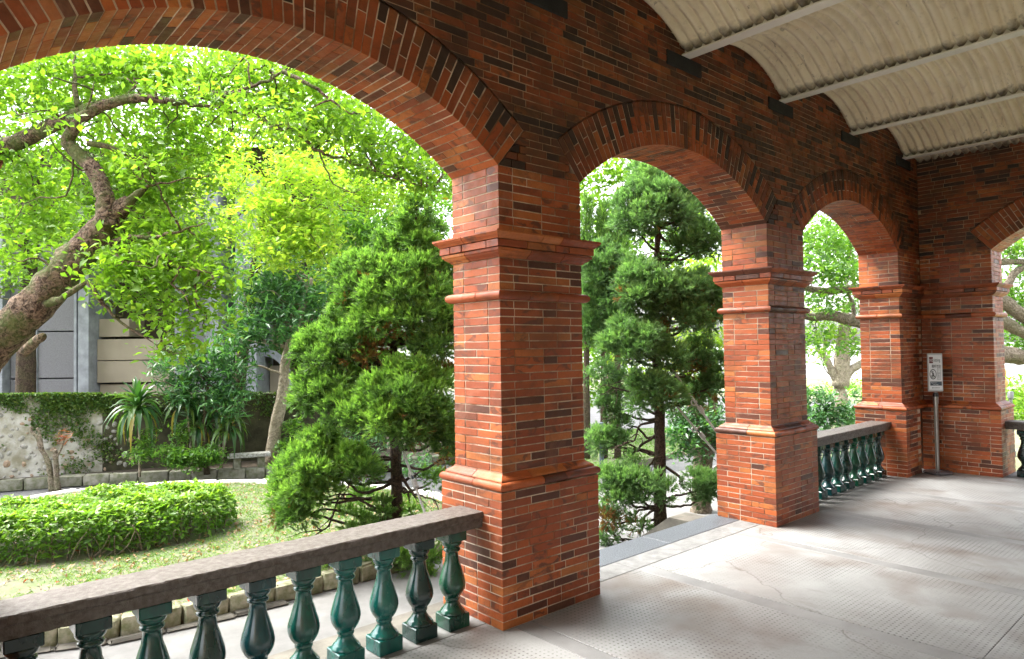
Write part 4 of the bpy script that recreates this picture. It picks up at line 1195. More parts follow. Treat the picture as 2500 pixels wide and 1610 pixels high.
broad_tree('canopy_tree', 'tall green tree behind the top of the nearest juniper', None, 24, [(900, 1080, 0), (900, 700, 0), (880, 450, 0)], 0.28,
           [(1000, 340, 160, 80, 24, 90), (860, 220, 180, 80, 24, 90), (1080, 420, 90, 70, 24, 50), (800, 320, 180, 90, 24, 90), (960, 420, 130, 80, 24, 80), (1060, 480, 90, 80, 24, 50), (900, 560, 200, 120, 24, 140), (760, 640, 150, 120, 22, 110), (1040, 720, 110, 140, 22, 110), (800, 840, 120, 110, 22, 90), (940, 900, 150, 110, 21, 100)], 0.24, 12, 0.26, 0.5, M['leaf_mid'], M['bark_dark'], bgt, 1, -0.72, 0.04)
broad_tree('canopy_tree', 'airy tree with sky showing through behind the second juniper', None, 20, [(1500, 1050, 0), (1490, 800, 0), (1480, 560, 0)], 0.18,
           [(1640, 520, 70, 70, 20, 50), (1560, 640, 90, 70, 20, 60), (1680, 640, 60, 60, 20, 45), (1460, 430, 70, 60, 19, 60), (1540, 410, 70, 40, 19, 45), (1440, 520, 60, 60, 19, 30), (1500, 600, 60, 60, 20, 30), (1430, 900, 60, 90, 18, 60), (1720, 560, 50, 60, 21, 18)], 0.20, 11, 0.22, 0.5, M['leaf_main'], M['bark_grey'], bgt, 3, -0.85, 0.03)
broad_tree('canopy_tree', 'bright green tree seen between the second juniper and the middle pier', None, 17, [(1745, 1060, 0), (1735, 900, 0), (1730, 760, 0)], 0.14,
           [(1700, 720, 60, 60, 17, 50), (1740, 800, 60, 70, 17, 70), (1700, 900, 60, 70, 17, 70), (1660, 850, 60, 70, 17.5, 55), (1560, 900, 60, 60, 18, 40), (1740, 660, 40, 50, 17, 30), (1500, 820, 60, 70, 18, 40), (1640, 700, 60, 60, 18, 30)], 0.16, 11, 0.18, 0.5, M['leaf_yellow'], M['bark_grey'], bgt, 2, -0.85, 0.02)
broad_tree('pale_tree', 'smooth pale trunked tree forking beyond the far balustrade', None, 20, [(2054, 1045, 0), (2053, 990, 0), (2050, 930, 0)], 0.33,
           [(2000, 600, 60, 60, 20, 70), (2060, 640, 60, 60, 20, 60), (2010, 790, 50, 40, 20, 40), (2080, 830, 40, 30, 20, 20), (2060, 560, 60, 50, 20, 50), (2000, 860, 24, 26, 19, 10)], 0.17, 11, 0.17, 0.45, M['leaf_main'], M['bark_pale'], None, 1, -0.9, 0.02)
pt_ = bpy.data.objects['pale_tree']
t_ = Tubes()
t_.add([P(2051, 945, 20), P(2056, 880, 20), P(2058, 820, 20), P(2066, 740, 20)], [0.26, 0.21, 0.17, 0.1], 9, 5)
t_.add([P(2048, 935, 20), P(2028, 900, 20), P(2012, 870, 20), P(1990, 850, 20)], [0.17, 0.11, 0.08, 0.04], 8, 5)
t_.add([P(2058, 930, 20), P(2075, 905, 20), P(2100, 890, 20), P(2140, 860, 20)], [0.17, 0.13, 0.11, 0.08], 8, 5)
t_.add([P(2012, 870, 20), P(2015, 830, 20), P(2030, 800, 20)], [0.05, 0.04, 0.02], 6, 4)
t_.obj('fork_limb', M['bark_pale'], pt_)

sp = empty('spreading_tree'); tag(sp, 'big tree with thick level limbs crossing the far arch and the end arch', 'tree')
t_ = Tubes(); D_ = 14.0
b0 = P(2290, 1050, D_); b0[2] = -0.95
t_.add([b0, P(2290, 950, D_), P(2280, 850, D_), P(2270, 760, D_), P(2260, 640, D_)], [0.42, 0.36, 0.34, 0.28, 0.16], 12, 6, 0.07)
t_.add([P(2275, 800, D_), P(2180, 800, D_), P(2095, 787, D_), P(2030, 770, D_), P(1985, 775, D_), P(1935, 760, D_)], [0.17, 0.15, 0.12, 0.11, 0.085, 0.05], 9, 6, 0.07)
t_.add([P(2275, 740, D_), P(2180, 715, D_), P(2080, 706, D_), P(2010, 712, D_), P(1960, 702, D_), P(1900, 690, D_)], [0.13, 0.10, 0.085, 0.08, 0.075, 0.04], 9, 6, 0.07)
t_.add([P(2085, 790, D_), P(2082, 745, D_), P(2068, 712, D_)], [0.05, 0.04, 0.03], 6, 4)
t_.add([P(2280, 860, D_), P(2380, 862, D_), P(2450, 866, D_), P(2510, 872, D_), P(2600, 868, D_)], [0.2, 0.18, 0.16, 0.15, 0.12], 10, 6, 0.07)
t_.add([P(2280, 790, D_), P(2380, 770, D_), P(2450, 787, D_), P(2510, 818, D_), P(2600, 850, D_)], [0.16, 0.15, 0.125, 0.12, 0.1], 9, 6, 0.07)
t_.add([P(2280, 740, D_), P(2380, 715, D_), P(2455, 740, D_), P(2510, 780, D_), P(2600, 800, D_)], [0.16, 0.14, 0.14, 0.12, 0.1], 9, 6, 0.07)
t_.add([P(2420, 728, D_), P(2455, 700, D_), P(2480, 665, D_), P(2515, 645, D_)], [0.09, 0.08, 0.07, 0.05], 8, 5, 0.07)
t_.add([P(2270, 680, D_), P(2380, 650, D_), P(2450, 640, D_), P(2520, 640, D_)], [0.10, 0.08, 0.07, 0.06], 8, 5, 0.07)
sb = [(2000, 580, 60, 60, 14, 55), (2070, 600, 60, 60, 14.5, 60), (2000, 660, 60, 30, 13.6, 30), (2060, 680, 60, 30, 13.6, 30), (2020, 740, 60, 26, 13.7, 24), (1980, 830, 40, 40, 14, 24), (2090, 760, 40, 40, 14.5, 16), (2080, 840, 30, 26, 13.6, 12),
      (2480, 600, 50, 40, 14, 36), (2480, 700, 50, 40, 14.5, 40), (2490, 760, 50, 40, 14.8, 36), (2480, 830, 50, 40, 14.8, 36), (2520, 600, 60, 80, 14.5, 36)]
twigs(t_, sb, 2, 0.014, 0.01)
t_.obj('trunk', M['bark_grey'], sp)
crown_from(sb, 0.145, 11, 0.13, 0.42, M['leaf_mid'], 'crown', sp, 0.5, 0.3)
bs = empty('leafy_shrub'); tag(bs, 'glossy dark shrub below the pale trunked tree', 'shrub')
crown_from([(1995, 990, 45, 40, 11.5, 60), (2040, 1010, 40, 30, 11.5, 45), (1975, 1030, 40, 30, 11.3, 35), (2090, 1000, 18, 50, 12.5, 18), (2090, 1040, 60, 30, 12, 40), (1990, 1090, 50, 50, 11.5, 50)], 0.10, 10, 0.09, 0.45, M['leaf_dark'], 'crown', bs)
for lb, bl in (('soft green shrub behind the globe lamp', [(2490, 960, 40, 40, 22, 60), (2490, 1010, 40, 30, 21, 45), (2560, 980, 60, 60, 21, 60), (2440, 1000, 60, 40, 22, 40)]),
               ('hazy far shrub by the water behind the pale trunked tree', [(2100, 950, 40, 30, 30, 30), (2020, 960, 70, 22, 34, 40)])):
    hz = empty('garden_shrub'); tag(hz, lb, 'shrub', 'shrubs at the far side of the garden')
    crown_from(bl, 0.18, 11, 0.2, 0.4, M['leaf_main'], 'crown', hz)
ct = empty('camellia_tree'); tag(ct, 'glossy leaved tree with a thick mossy trunk beside the second juniper', 'tree')
t_ = Tubes(); D_ = 10.6
b0 = P(1712, 1262, D_); b0[2] = ZP - 0.03
t_.add([b0, P(1712, 1225, D_), P(1714, 1160, D_), P(1717, 1100, D_), P(1712, 1040, D_), P(1700, 980, D_)], [0.175, 0.145, 0.14, 0.15, 0.10, 0.05], 14, 7, 0.07)
cb = [(1700, 1040, 60, 40, 10.5, 70), (1670, 1070, 40, 35, 10.2, 35), (1740, 1050, 40, 50, 10.7, 50), (1720, 980, 50, 50, 10.8, 50), (1660, 1010, 40, 40, 10.6, 30), (1680, 1110, 40, 16, 10.2, 14), (1760, 1100, 30, 30, 10.6, 20)]
twigs(t_, cb, 3, 0.016, 0.008); t_.obj('trunk', M['bark_grey'], ct)
crown_from(cb, 0.095, 10, 0.09, 0.45, M['leaf_dark'], 'crown', ct)


# ------------------------------------------------------------------ junipers
def plumes(A_, D_, L, ns, tint, width=0.009):
    """feathery juniper sprays: anchors A_, directions D_, lengths L -> triangles"""
    n = len(A_)
    A2 = np.repeat(A_, ns, 0); D2 = np.repeat(D_, ns, 0); L2 = np.repeat(L, ns); T2 = np.repeat(tint, ns)
    m_ = n * ns
    t0 = rng.uniform(0.0, 0.75, m_)
    sp_ = rng.normal(0, 1, (m_, 3)); d = D2 + sp_ * 0.33; d /= np.linalg.norm(d, axis=1)[:, None]
    base = A2 + D2 * (L2 * t0)[:, None]
    ln = L2 * rng.uniform(0.35, 0.7, m_)
    s = np.cross(d, rng.normal(0, 1, (m_, 3))); s /= np.linalg.norm(s, axis=1)[:, None] + 1e-9
    mid = base + d * (ln * 0.5)[:, None] - np.array([0, 0, 1]) * (ln * 0.05)[:, None]
    wd = width * rng.uniform(0.7, 1.4, m_)
    V = np.stack([base, mid + s * wd[:, None] * 0.5, base + d * ln[:, None], mid - s * wd[:, None] * 0.5], 1).reshape(-1, 3)
    b = np.arange(m_)[:, None] * 4
    F = np.concatenate([b + [0, 1, 2], b + [0, 2, 3]], 1).reshape(-1, 3)
    tt = np.clip(T2 + rng.normal(0, 0.08, m_) + (t0 - 0.35) * 0.3, 0, 0.96)
    tt = np.where(T2 > 0.985, 1.0, tt)
    return V, F, np.repeat(tt, 2)


def juniper(name, label, d0, trunk, r0, pads, mat, dens=1.0, zb=ZL, bare=(), plume=(0.075, 0.13), ns=16):
    root = empty(name); tag(root, label, 'conifer', 'junipers in front of the veranda')
    tb_ = Tubes(); pts = [P(x, y, d0 + dd) for x, y, dd in trunk]; pts[0][2] = zb - 0.05
    tb_.add(pts, list(np.linspace(r0, r0 * 0.25, len(pts))), 12, 7, 0.08)
    ax = tb_.axis[0][0]
    parts = []
    for pd_ in pads:
        x, y, r_ = pd_[:3]; dd = pd_[3] if len(pd_) > 3 else rng.normal(0, 0.32); kind = pd_[4] if len(pd_) > 4 else 0
        c = P(x, y, d0 + dd); rm = pxm(r_, d0 + dd) * 0.93
        # limb from the trunk
        j = int(np.argmin(np.abs(ax[:, 2] - (c[2] - rm * 0.9)))); s = ax[j]
        e = c - np.array([0, 0, rm * 0.25])
        tb_.add([s, s + (e - s) * 0.4 + rng.normal(0, 0.05, 3) - [0, 0, 0.04], s + (e - s) * 0.75 + rng.normal(0, 0.04, 3), e], [0.022, 0.018, 0.013, 0.006], 6, 5, 0.08, 0.006)
        nt_ = max(4, int(dens * 30 * (rm / 0.26) ** 1.6 * (0.4 if kind == 2 else 1.0)))
        tv = rng.normal(0, 1, (nt_, 3)); tv[:, 2] += 0.35; tv /= np.linalg.norm(tv, axis=1)[:, None]
        tr_ = rng.uniform(0.45, 1.0, nt_) ** 0.6
        tc_ = c + tv * (rm * tr_)[:, None] * np.array([1, 1, 0.75])
        rt = rng.uniform(0.055, 0.105, nt_) * min(1.0, 0.5 + rm * 2.0)
        q_ = 20; n = nt_ * q_
        TC = np.repeat(tc_, q_, 0); RT_ = np.repeat(rt, q_); TV = np.repeat(tv, q_, 0)
        v = rng.normal(0, 1, (n, 3)) + TV * 0.55 + np.array([0, 0, 0.55]); v /= np.linalg.norm(v, axis=1)[:, None]
        rad = rng.uniform(0.15, 1.0, n) ** 0.5
        A_ = TC + v * (RT_ * rad)[:, None]
        D_ = v + np.array([0, 0, 0.25]) + rng.normal(0, 0.16, (n, 3)); D_ /= np.linalg.norm(D_, axis=1)[:, None]
        L = rng.uniform(*plume, n)
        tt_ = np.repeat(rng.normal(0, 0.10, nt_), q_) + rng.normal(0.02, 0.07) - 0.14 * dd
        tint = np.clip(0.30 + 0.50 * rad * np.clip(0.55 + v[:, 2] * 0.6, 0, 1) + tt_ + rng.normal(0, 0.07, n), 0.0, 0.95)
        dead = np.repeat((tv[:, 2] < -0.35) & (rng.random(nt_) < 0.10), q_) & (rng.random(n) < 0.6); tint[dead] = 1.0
        if kind == 1: tint[:] = np.where(rng.random(n) < 0.75, 1.0, tint)
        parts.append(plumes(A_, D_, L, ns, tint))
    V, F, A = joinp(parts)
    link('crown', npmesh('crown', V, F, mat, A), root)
    # bare crooked lower twigs
    for x0, y0, x1, y1 in bare:
        a = P(x0, y0, d0); e = P(x1, y1, d0 + rng.normal(0, 0.25)); L = np.linalg.norm(e - a)
        Q = tb_.add([a, a + (e - a) * 0.35 + rng.normal(0, 0.12 * L, 3), a + (e - a) * 0.7 + rng.normal(0, 0.10 * L, 3), e], [0.022, 0.016, 0.010, 0.003], 6, 5, 0.08, 0.006)
        for _ in range(7):
            s = Q[rng.integers(4, len(Q))]; g_ = s + (e - a) * rng.uniform(0.1, 0.3) + rng.normal(0, 0.10, 3) - [0, 0, 0.06]
            tb_.add([s, (s + g_) / 2 + rng.normal(0, 0.02, 3), g_], [0.008, 0.005, 0.002], 4, 4, 0.05, 0.004)
    tb_.obj('trunk', M['bark_juniper'], root)
    return root


def cv(l_, ox, oy, k): return [(ox + q[0] / k, oy + q[1] / k, q[2] / k) + tuple(q[3:]) for q in l_]


j1 = cv([(800, 30, 45, 0), (780, 90, 55, 0), (850, 130, 55, .1), (760, 170, 60, 0), (830, 210, 65, -.1), (720, 230, 60, .1), (640, 180, 40, .2), (620, 240, 50, .2),
         (530, 290, 60, .1), (470, 330, 60, .2), (610, 320, 70, -.1), (700, 330, 85, -.2), (800, 310, 85, -.2), (890, 300, 75, 0), (950, 330, 70, .1),
         (520, 410, 85, 0), (620, 430, 90, -.3), (730, 430, 95, -.35), (850, 420, 95, -.3), (950, 430, 80, 0), (480, 500, 70, .2), (600, 520, 80, -.1),
         (690, 560, 95, -.4), (800, 550, 90, -.45), (900, 560, 85, -.3), (970, 600, 80, -.1), (560, 600, 85, -.2), (420, 610, 75, .1), (330, 650, 70, .15), (460, 680, 95, -.2), (300, 710, 60, .1), (380, 740, 90, -.1), (880, 660, 80, -.4), (800, 680, 70, .1),
         (590, 700, 45, -.3, 1), (620, 760, 70, .3), (300, 860, 70, .1), (350, 920, 85, -.1), (270, 930, 50, .1), (430, 850, 85, -.2), (450, 970, 85, -.4), (540, 830, 70, .2),
         (700, 820, 80, -.5), (800, 820, 85, -.6), (880, 870, 80, -.55), (620, 900, 95, -.6), (720, 930, 110, -.8), (820, 960, 100, -.75), (560, 1000, 85, -.6), (660, 1030, 90, -.8), (900, 1000, 90, -.55), (860, 1090, 85, -.6), (950, 1090, 70, -.4), (760, 1060, 80, -.85), (920, 800, 50, -.2, 1), (960, 1190, 40, -.2, 1),
         (340, 1130, 80, -.2), (290, 1200, 85, -.3), (400, 1200, 80, -.2), (220, 1270, 75, -.2), (330, 1270, 85, -.5), (500, 1220, 75, -.3), (570, 1260, 70, -.4), (190, 1350, 70, -.2), (270, 1370, 80, -.5), (180, 1440, 60, -.2), (250, 1470, 70, -.4), (380, 1360, 60, -.4),
         (880, 1290, 50, 0, 2), (760, 1420, 60, .1, 2), (560, 1400, 60, 0, 2), (640, 1460, 60, -.2, 2), (480, 1500, 70, -.2, 2), (560, 1560, 80, -.3, 2), (760, 1640, 70, -.4, 2), (820, 1700, 70, -.4, 2), (680, 1700, 70, -.4, 2), (870, 1600, 60, -.3, 2), (880, 1780, 60, -.4, 2), (380, 1720, 55, -.5, 2)], 600, 500, 1.925)
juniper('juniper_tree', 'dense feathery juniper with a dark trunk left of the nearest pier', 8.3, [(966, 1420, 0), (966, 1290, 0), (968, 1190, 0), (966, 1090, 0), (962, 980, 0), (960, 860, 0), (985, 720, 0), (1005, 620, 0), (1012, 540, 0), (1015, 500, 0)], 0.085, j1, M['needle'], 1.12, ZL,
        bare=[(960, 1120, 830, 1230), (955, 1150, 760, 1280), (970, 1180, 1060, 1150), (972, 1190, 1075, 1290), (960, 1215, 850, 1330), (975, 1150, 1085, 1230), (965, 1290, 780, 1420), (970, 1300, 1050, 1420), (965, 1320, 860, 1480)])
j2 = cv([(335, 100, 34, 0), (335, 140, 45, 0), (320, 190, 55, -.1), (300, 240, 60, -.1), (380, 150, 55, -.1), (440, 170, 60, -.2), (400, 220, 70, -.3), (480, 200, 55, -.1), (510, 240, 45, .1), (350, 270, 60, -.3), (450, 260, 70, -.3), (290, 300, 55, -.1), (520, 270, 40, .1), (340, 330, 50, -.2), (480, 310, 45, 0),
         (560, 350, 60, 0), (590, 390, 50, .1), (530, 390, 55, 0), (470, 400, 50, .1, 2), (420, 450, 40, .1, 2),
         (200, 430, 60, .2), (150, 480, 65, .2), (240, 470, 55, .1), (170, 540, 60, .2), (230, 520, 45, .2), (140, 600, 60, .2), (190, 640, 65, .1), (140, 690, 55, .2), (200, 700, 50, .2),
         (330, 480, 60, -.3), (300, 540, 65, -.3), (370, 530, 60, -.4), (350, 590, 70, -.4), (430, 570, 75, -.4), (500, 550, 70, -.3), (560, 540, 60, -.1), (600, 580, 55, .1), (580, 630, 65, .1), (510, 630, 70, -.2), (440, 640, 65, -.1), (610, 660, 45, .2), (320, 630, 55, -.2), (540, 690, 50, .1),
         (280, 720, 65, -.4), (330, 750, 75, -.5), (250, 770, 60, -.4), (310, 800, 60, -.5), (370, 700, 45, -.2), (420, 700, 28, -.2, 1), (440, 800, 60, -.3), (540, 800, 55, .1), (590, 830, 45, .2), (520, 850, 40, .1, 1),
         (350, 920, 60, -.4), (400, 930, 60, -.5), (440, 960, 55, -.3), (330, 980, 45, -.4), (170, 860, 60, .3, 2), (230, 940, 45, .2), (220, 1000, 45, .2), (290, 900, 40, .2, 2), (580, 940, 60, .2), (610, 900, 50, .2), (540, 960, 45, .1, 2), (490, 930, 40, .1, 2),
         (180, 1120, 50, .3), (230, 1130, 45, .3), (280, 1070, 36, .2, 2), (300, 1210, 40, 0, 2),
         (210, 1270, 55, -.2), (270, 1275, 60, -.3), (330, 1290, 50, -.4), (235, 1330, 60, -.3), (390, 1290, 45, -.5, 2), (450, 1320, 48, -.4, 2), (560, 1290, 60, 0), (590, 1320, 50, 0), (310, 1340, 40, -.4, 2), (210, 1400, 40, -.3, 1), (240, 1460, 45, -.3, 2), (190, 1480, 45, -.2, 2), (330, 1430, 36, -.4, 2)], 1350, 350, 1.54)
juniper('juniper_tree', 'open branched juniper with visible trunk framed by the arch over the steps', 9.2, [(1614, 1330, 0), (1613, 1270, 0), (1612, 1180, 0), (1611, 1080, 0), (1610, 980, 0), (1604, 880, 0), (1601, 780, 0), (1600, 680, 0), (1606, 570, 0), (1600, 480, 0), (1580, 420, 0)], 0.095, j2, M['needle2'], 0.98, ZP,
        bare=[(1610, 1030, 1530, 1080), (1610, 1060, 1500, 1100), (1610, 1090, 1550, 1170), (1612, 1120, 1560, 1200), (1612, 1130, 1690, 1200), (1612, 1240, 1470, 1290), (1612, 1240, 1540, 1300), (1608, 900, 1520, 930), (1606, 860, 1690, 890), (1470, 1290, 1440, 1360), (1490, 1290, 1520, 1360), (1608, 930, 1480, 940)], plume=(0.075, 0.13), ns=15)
for i, (x, y, s_) in enumerate(((1432, 560, 1.0), (1474, 575, 0.85), (1508, 560, 1.0))):
    root = empty('slender_conifer'); tag(root, ['leftmost of the three slender conifer tips left of the second juniper', 'middle and smallest of the three slender conifer tips', 'slender conifer tip closest to the second juniper'][i], 'conifer', 'slender conifers behind the second juniper')
    t_ = Tubes(); a = P(x, 1130, 15); a[2] = ZP; t_.add([a, P(x, 900, 15), P(x, 700, 15), P(x, y - 70, 15)], [0.09, 0.07, 0.045, 0.01], 7, 5); t_.obj('trunk', M['bark_dark'], root)
    parts = []
    for q in range(26):
        f = q / 25; yy = y - 65 + f * 330; rr_ = (4 + 26 * f ** 0.7) * s_
        c = P(x + rng.normal(0, 4), yy, 15); rm = pxm(rr_, 15); n = int(24 + 60 * f)
        v = rng.normal(0, 1, (n, 3)); v /= np.linalg.norm(v, axis=1)[:, None]
        parts.append(plumes(c + v * rm, v * 0.5 + [0, 0, 0.9], rng.uniform(0.12, 0.24, n), 12, np.clip(rng.normal(0.6, 0.15, n), 0, 0.95), 0.016))
    V, F, A = joinp(parts); link('crown', npmesh('crown', V, F, M['needle'], A), root)

# guy ropes holding the junipers
def rope(label, a, b_, knot):
    root = empty('guy_rope'); tag(root, label, 'rope', 'guy ropes holding the junipers')
    t_ = Tubes(); t_.add([a, (a + b_) / 2 - [0, 0, 0.01], b_], [0.015, 0.015, 0.015], 8, 8, 0.03); t_.obj('line', M['rope'], root)
    t_ = Tubes(); d_ = (b_ - a) / np.linalg.norm(b_ - a); s_ = np.cross(d_, [0, 0, 1.0]); s_ /= np.linalg.norm(s_); u_ = np.cross(s_, d_)
    c = a + (b_ - a) * knot
    pts = [c + d_ * (0.10 * (i / 40 - 0.5)) + 0.024 * (math.cos(i * 0.95) * s_ + math.sin(i * 0.95) * u_) for i in range(41)]
    t_.add(pts, [0.011, 0.011], 6, 2, 0.03); t_.obj('knot', M['rope'], root)
    t_ = Tubes(); e = c - d_ * 0.14
    pts = [e + 0.04 * (math.cos(q) * u_ + math.sin(q) * d_) - u_ * 0.02 for q in np.linspace(0, 5.6, 12)]
    t_.add(pts, [0.009, 0.009], 6, 2, 0.03); t_.obj('loop', M['rope'], root)
    t_ = Tubes(); t_.add([c - d_ * 0.115, c - d_ * 0.05], [0.015, 0.015], 8, 2, 0.02); t_.obj('wrapping', M['tape'], root)


rope('upper pale guy rope with a knot running from the second juniper past the middle pier', P(1640, 900, 9.0), P(1800, 1126, 9.2), 0.44)
rope('lower guy rope with a knot running behind the middle pier plinth', P(1650, 990, 9.3), P(1800, 1165, 9.5), 0.42)
rope('guy rope with a coiled knot slanting down behind the near handrail', P(980, 1090, 8.2), P(1062, 1320, 7.6), 0.42)

# ------------------------------------------------------------------ hedge and lawn cover
HP = catmull([(-3.0, 6.9), (-1.0, 7.0), (0.4, 6.75), (1.2, 6.35), (2.1, 6.12), (2.95, 6.15), (3.45, 6.55), (3.5, 7.1), (3.2, 7.7), (2.3, 8.05), (1.0, 8.0), (-1.0, 7.9), (-3.0, 7.8)], 5)
hd = empty('hedge'); tag(hd, 'low clipped bright green hedge on the lawn', 'hedge')
n = 30000
x = rng.uniform(-3, 3.7, n * 3); y = rng.uniform(6.0, 8.2, n * 3); k = inpoly(x, y, HP); x, y = x[k][:n], y[k][:n]
ctr = HP.mean(0)
ed = np.min(np.linalg.norm(np.stack([x, y], 1)[:, None, :] - HP[None, :, :2], axis=2), axis=1)
top = 0.50 + 0.05 * np.sin(x * 5.1) * np.sin(y * 6.3) + 0.03 * np.sin(x * 13.0 + y * 9.0) - 0.20 * np.exp(-(ed / 0.11) ** 2) - 0.08 * np.exp(-(((x - 1.9) / 0.7) ** 2 + ((y - 7.2) / 0.3) ** 2))
sidem = rng.random(len(x)) < np.where(ed < 0.16, 0.75, 0.22)
z = np.where(sidem, rng.uniform(0.16, 1.0, len(x)) * top, top + rng.normal(0, 0.022, len(x)))
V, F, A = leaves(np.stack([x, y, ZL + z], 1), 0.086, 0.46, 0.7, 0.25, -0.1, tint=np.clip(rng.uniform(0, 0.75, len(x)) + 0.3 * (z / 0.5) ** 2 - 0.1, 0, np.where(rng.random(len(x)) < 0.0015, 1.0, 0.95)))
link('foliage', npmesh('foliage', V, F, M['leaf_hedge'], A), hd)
for _ in range(120):
    i = rng.integers(0, len(HP) - 1); b_ = HP[i] + (HP[i + 1] - HP[i]) * rng.random(); b_ = b_ + (np.append(ctr[:2], 0)[:2] - b_) * rng.uniform(0.02, 0.12)
    if b_[1] > 7.4 and b_[0] < 2.5: continue
    s = np.array([b_[0], b_[1], ZL - 0.01]); e = s + np.array([rng.normal(0, 0.12), rng.normal(0.02, 0.08), rng.uniform(0.22, 0.36)])
    t_ = Tubes(); t_.add([s, (s + e) / 2 + rng.normal(0, 0.03, 3), e], [0.009, 0.007, 0.005], 5, 4, 0.05); t_.obj('stem', M['bark_grey'], hd)

n = 130000
x = rng.uniform(-6, 6.6, n); y = rng.uniform(3.7, 11, n); k = inpoly(x, y, LAWN) & ~inpoly(x, y, HP); x, y = x[k], y[k]
dens = 0.5 + 0.35 * np.sin(x * 2.3 + 1.1 * np.sin(y * 1.7)) * np.sin(y * 2.9 + x) + 0.25 * np.sin(x * 7.1 + y * 5.3) + np.clip((x - 1.2) * 0.22, -0.35, 0.4)
k = rng.random(len(x)) < dens * np.clip(1.4 - (y - 4) * 0.08, 0.5, 1.2); x, y = x[k], y[k]
C_ = np.stack([x, y, np.full(len(x), ZL + 0.012)], 1)
V, F, A = leaves(C_, 0.055, 0.16, 0.2, 0.15, -0.75)
o = link('grass', npmesh('grass', V, F, M['grass'], A)); tag(o, kind='stuff')
n = 5200
x = rng.uniform(-3, 6.6, n); y = rng.uniform(3.8, 11, n); k = inpoly(x, y, LAWN); x, y = x[k], y[k]
V, F, A = leaves(np.stack([x, y, np.full(len(x), ZL + 0.02)], 1), 0.06, 0.5, 3.0, 0.4, 0.0, tint=np.where(rng.random(len(x)) < 0.02, 1.0, rng.uniform(0, 0.9, len(x))))
o = link('fallen_leaves', npmesh('fallen_leaves', V, F, M['litter'], A)); tag(o, kind='stuff')
n = 26000
L2 = [(8.6, 6.6), (12, 6.0), (16, 6.5), (17, 9), (13, 11.5), (9.5, 9.8)]
x = rng.uniform(8.5, 17, n); y = rng.uniform(6, 11.5, n); k = inpoly(x, y, L2); x, y = x[k], y[k]
V, F, A = leaves(np.stack([x, y, np.full(len(x), ZL - 0.025)], 1), 0.08, 0.16, 0.2, 0.15, -0.75, tint=rng.uniform(0, 0.5, len(x)))
o = link('grass', npmesh('grass', V, F, M['grass'], A)); tag(o, kind='stuff')

# ------------------------------------------------------------------ rubble wall, bed plants, bench
W0, W1 = P(0, 1000, 13.25)[:2], P(690, 1000, 15.3)[:2]
WA = W0 - (W1 - W0) * 0.62; WB = W1 + (W1 - W0) * 0.45
wd_ = WB - WA; WL = np.linalg.norm(wd_); wa_ = math.atan2(wd_[1], wd_[0])
za_, zb2_ = float(P(0, 966, 13.25)[2]), float(P(690, 961, 15.3)[2])
f0, f1 = 0.62 / 2.07, 1.62 / 2.07
def ZT(x_): return za_ + (zb2_ - za_) * (x_ / WL - f0) / (f1 - f0)
ztop = (za_ + zb2_) / 2
gw = empty('garden_wall', (WA[0], WA[1], 0), wa_); tag(gw, 'old rubble garden wall, whitewashed at the left and ivy covered', 'wall')
zb_ = -0.80
split = WL * (f0 + (f1 - f0) * 0.33)
def wallbox(x0, x1, mat, name):
    nx_, nz_ = int((x1 - x0) / 0.12), 14; vs = []; fs = []
    for j in range(nz_ + 1):
        for i in range(nx_ + 1):
            vs.append((x0 + (x1 - x0) * i / nx_, rng.normal(0, 0.010), zb_ + (ZT(x0 + (x1 - x0) * i / nx_) - zb_) * j / nz_ + (rng.normal(0, 0.01) if j == nz_ else 0)))
    fs = [(j * (nx_ + 1) + i, j * (nx_ + 1) + i + 1, (j + 1) * (nx_ + 1) + i + 1, (j + 1) * (nx_ + 1) + i) for j in range(nz_) for i in range(nx_)]
    b0_ = len(vs); vs += [(x0, 0.35, zb_), (x1, 0.35, zb_), (x1, 0.35, ZT(x1)), (x0, 0.35, ZT(x0))]
    fs += [(b0_ + 1, b0_, b0_ + 3, b0_ + 2)] + [(nz_ * (nx_ + 1) + i, nz_ * (nx_ + 1) + i + 1, b0_ + 2, b0_ + 3) for i in (0,)]
    mb_ = MB(); mb_.add(vs, fs); mb_.add([(x0, 0.02, zb_), (x1, 0.02, zb_), (x1, 0.35, zb_), (x0, 0.35, zb_), (x0, 0.02, ZT(x0) - 0.012), (x1, 0.02, ZT(x1) - 0.012), (x1, 0.35, ZT(x1) - 0.012), (x0, 0.35, ZT(x0) - 0.012)], [(4, 5, 6, 7), (1, 2, 6, 5), (3, 0, 4, 7)])
    o_ = mb_.obj(name, mat, gw); smooth_by_angle(o_, 60)
wallbox(0.0, split, M['limewash'], 'plastered_part'); wallbox(split, WL, M['darkwall'], 'mossy_part')
sm = []
for i in range(5):
    vs = []; fs = []
    for a in range(4):
        for b_ in range(7):
            th = 2 * math.pi * b_ / 7; ph = (a + 0.35) / 3.7 * math.pi / 2; q = 1 + rnd.uniform(-0.16, 0.16)
            vs.append((math.cos(th) * math.cos(ph) * q, -math.sin(ph) * q * 0.7, math.sin(th) * math.cos(ph) * q * 0.8))
    fs = [(a * 7 + b_, a * 7 + (b_ + 1) % 7, (a + 1) * 7 + (b_ + 1) % 7, (a + 1) * 7 + b_) for a in range(3) for b_ in range(7)] + [tuple(range(21, 28))]
    for mt_ in ('stone_a', 'stone_b'): sm.append(pymesh('stone', vs, fs, M[mt_], True))
cnt = 0; used = []
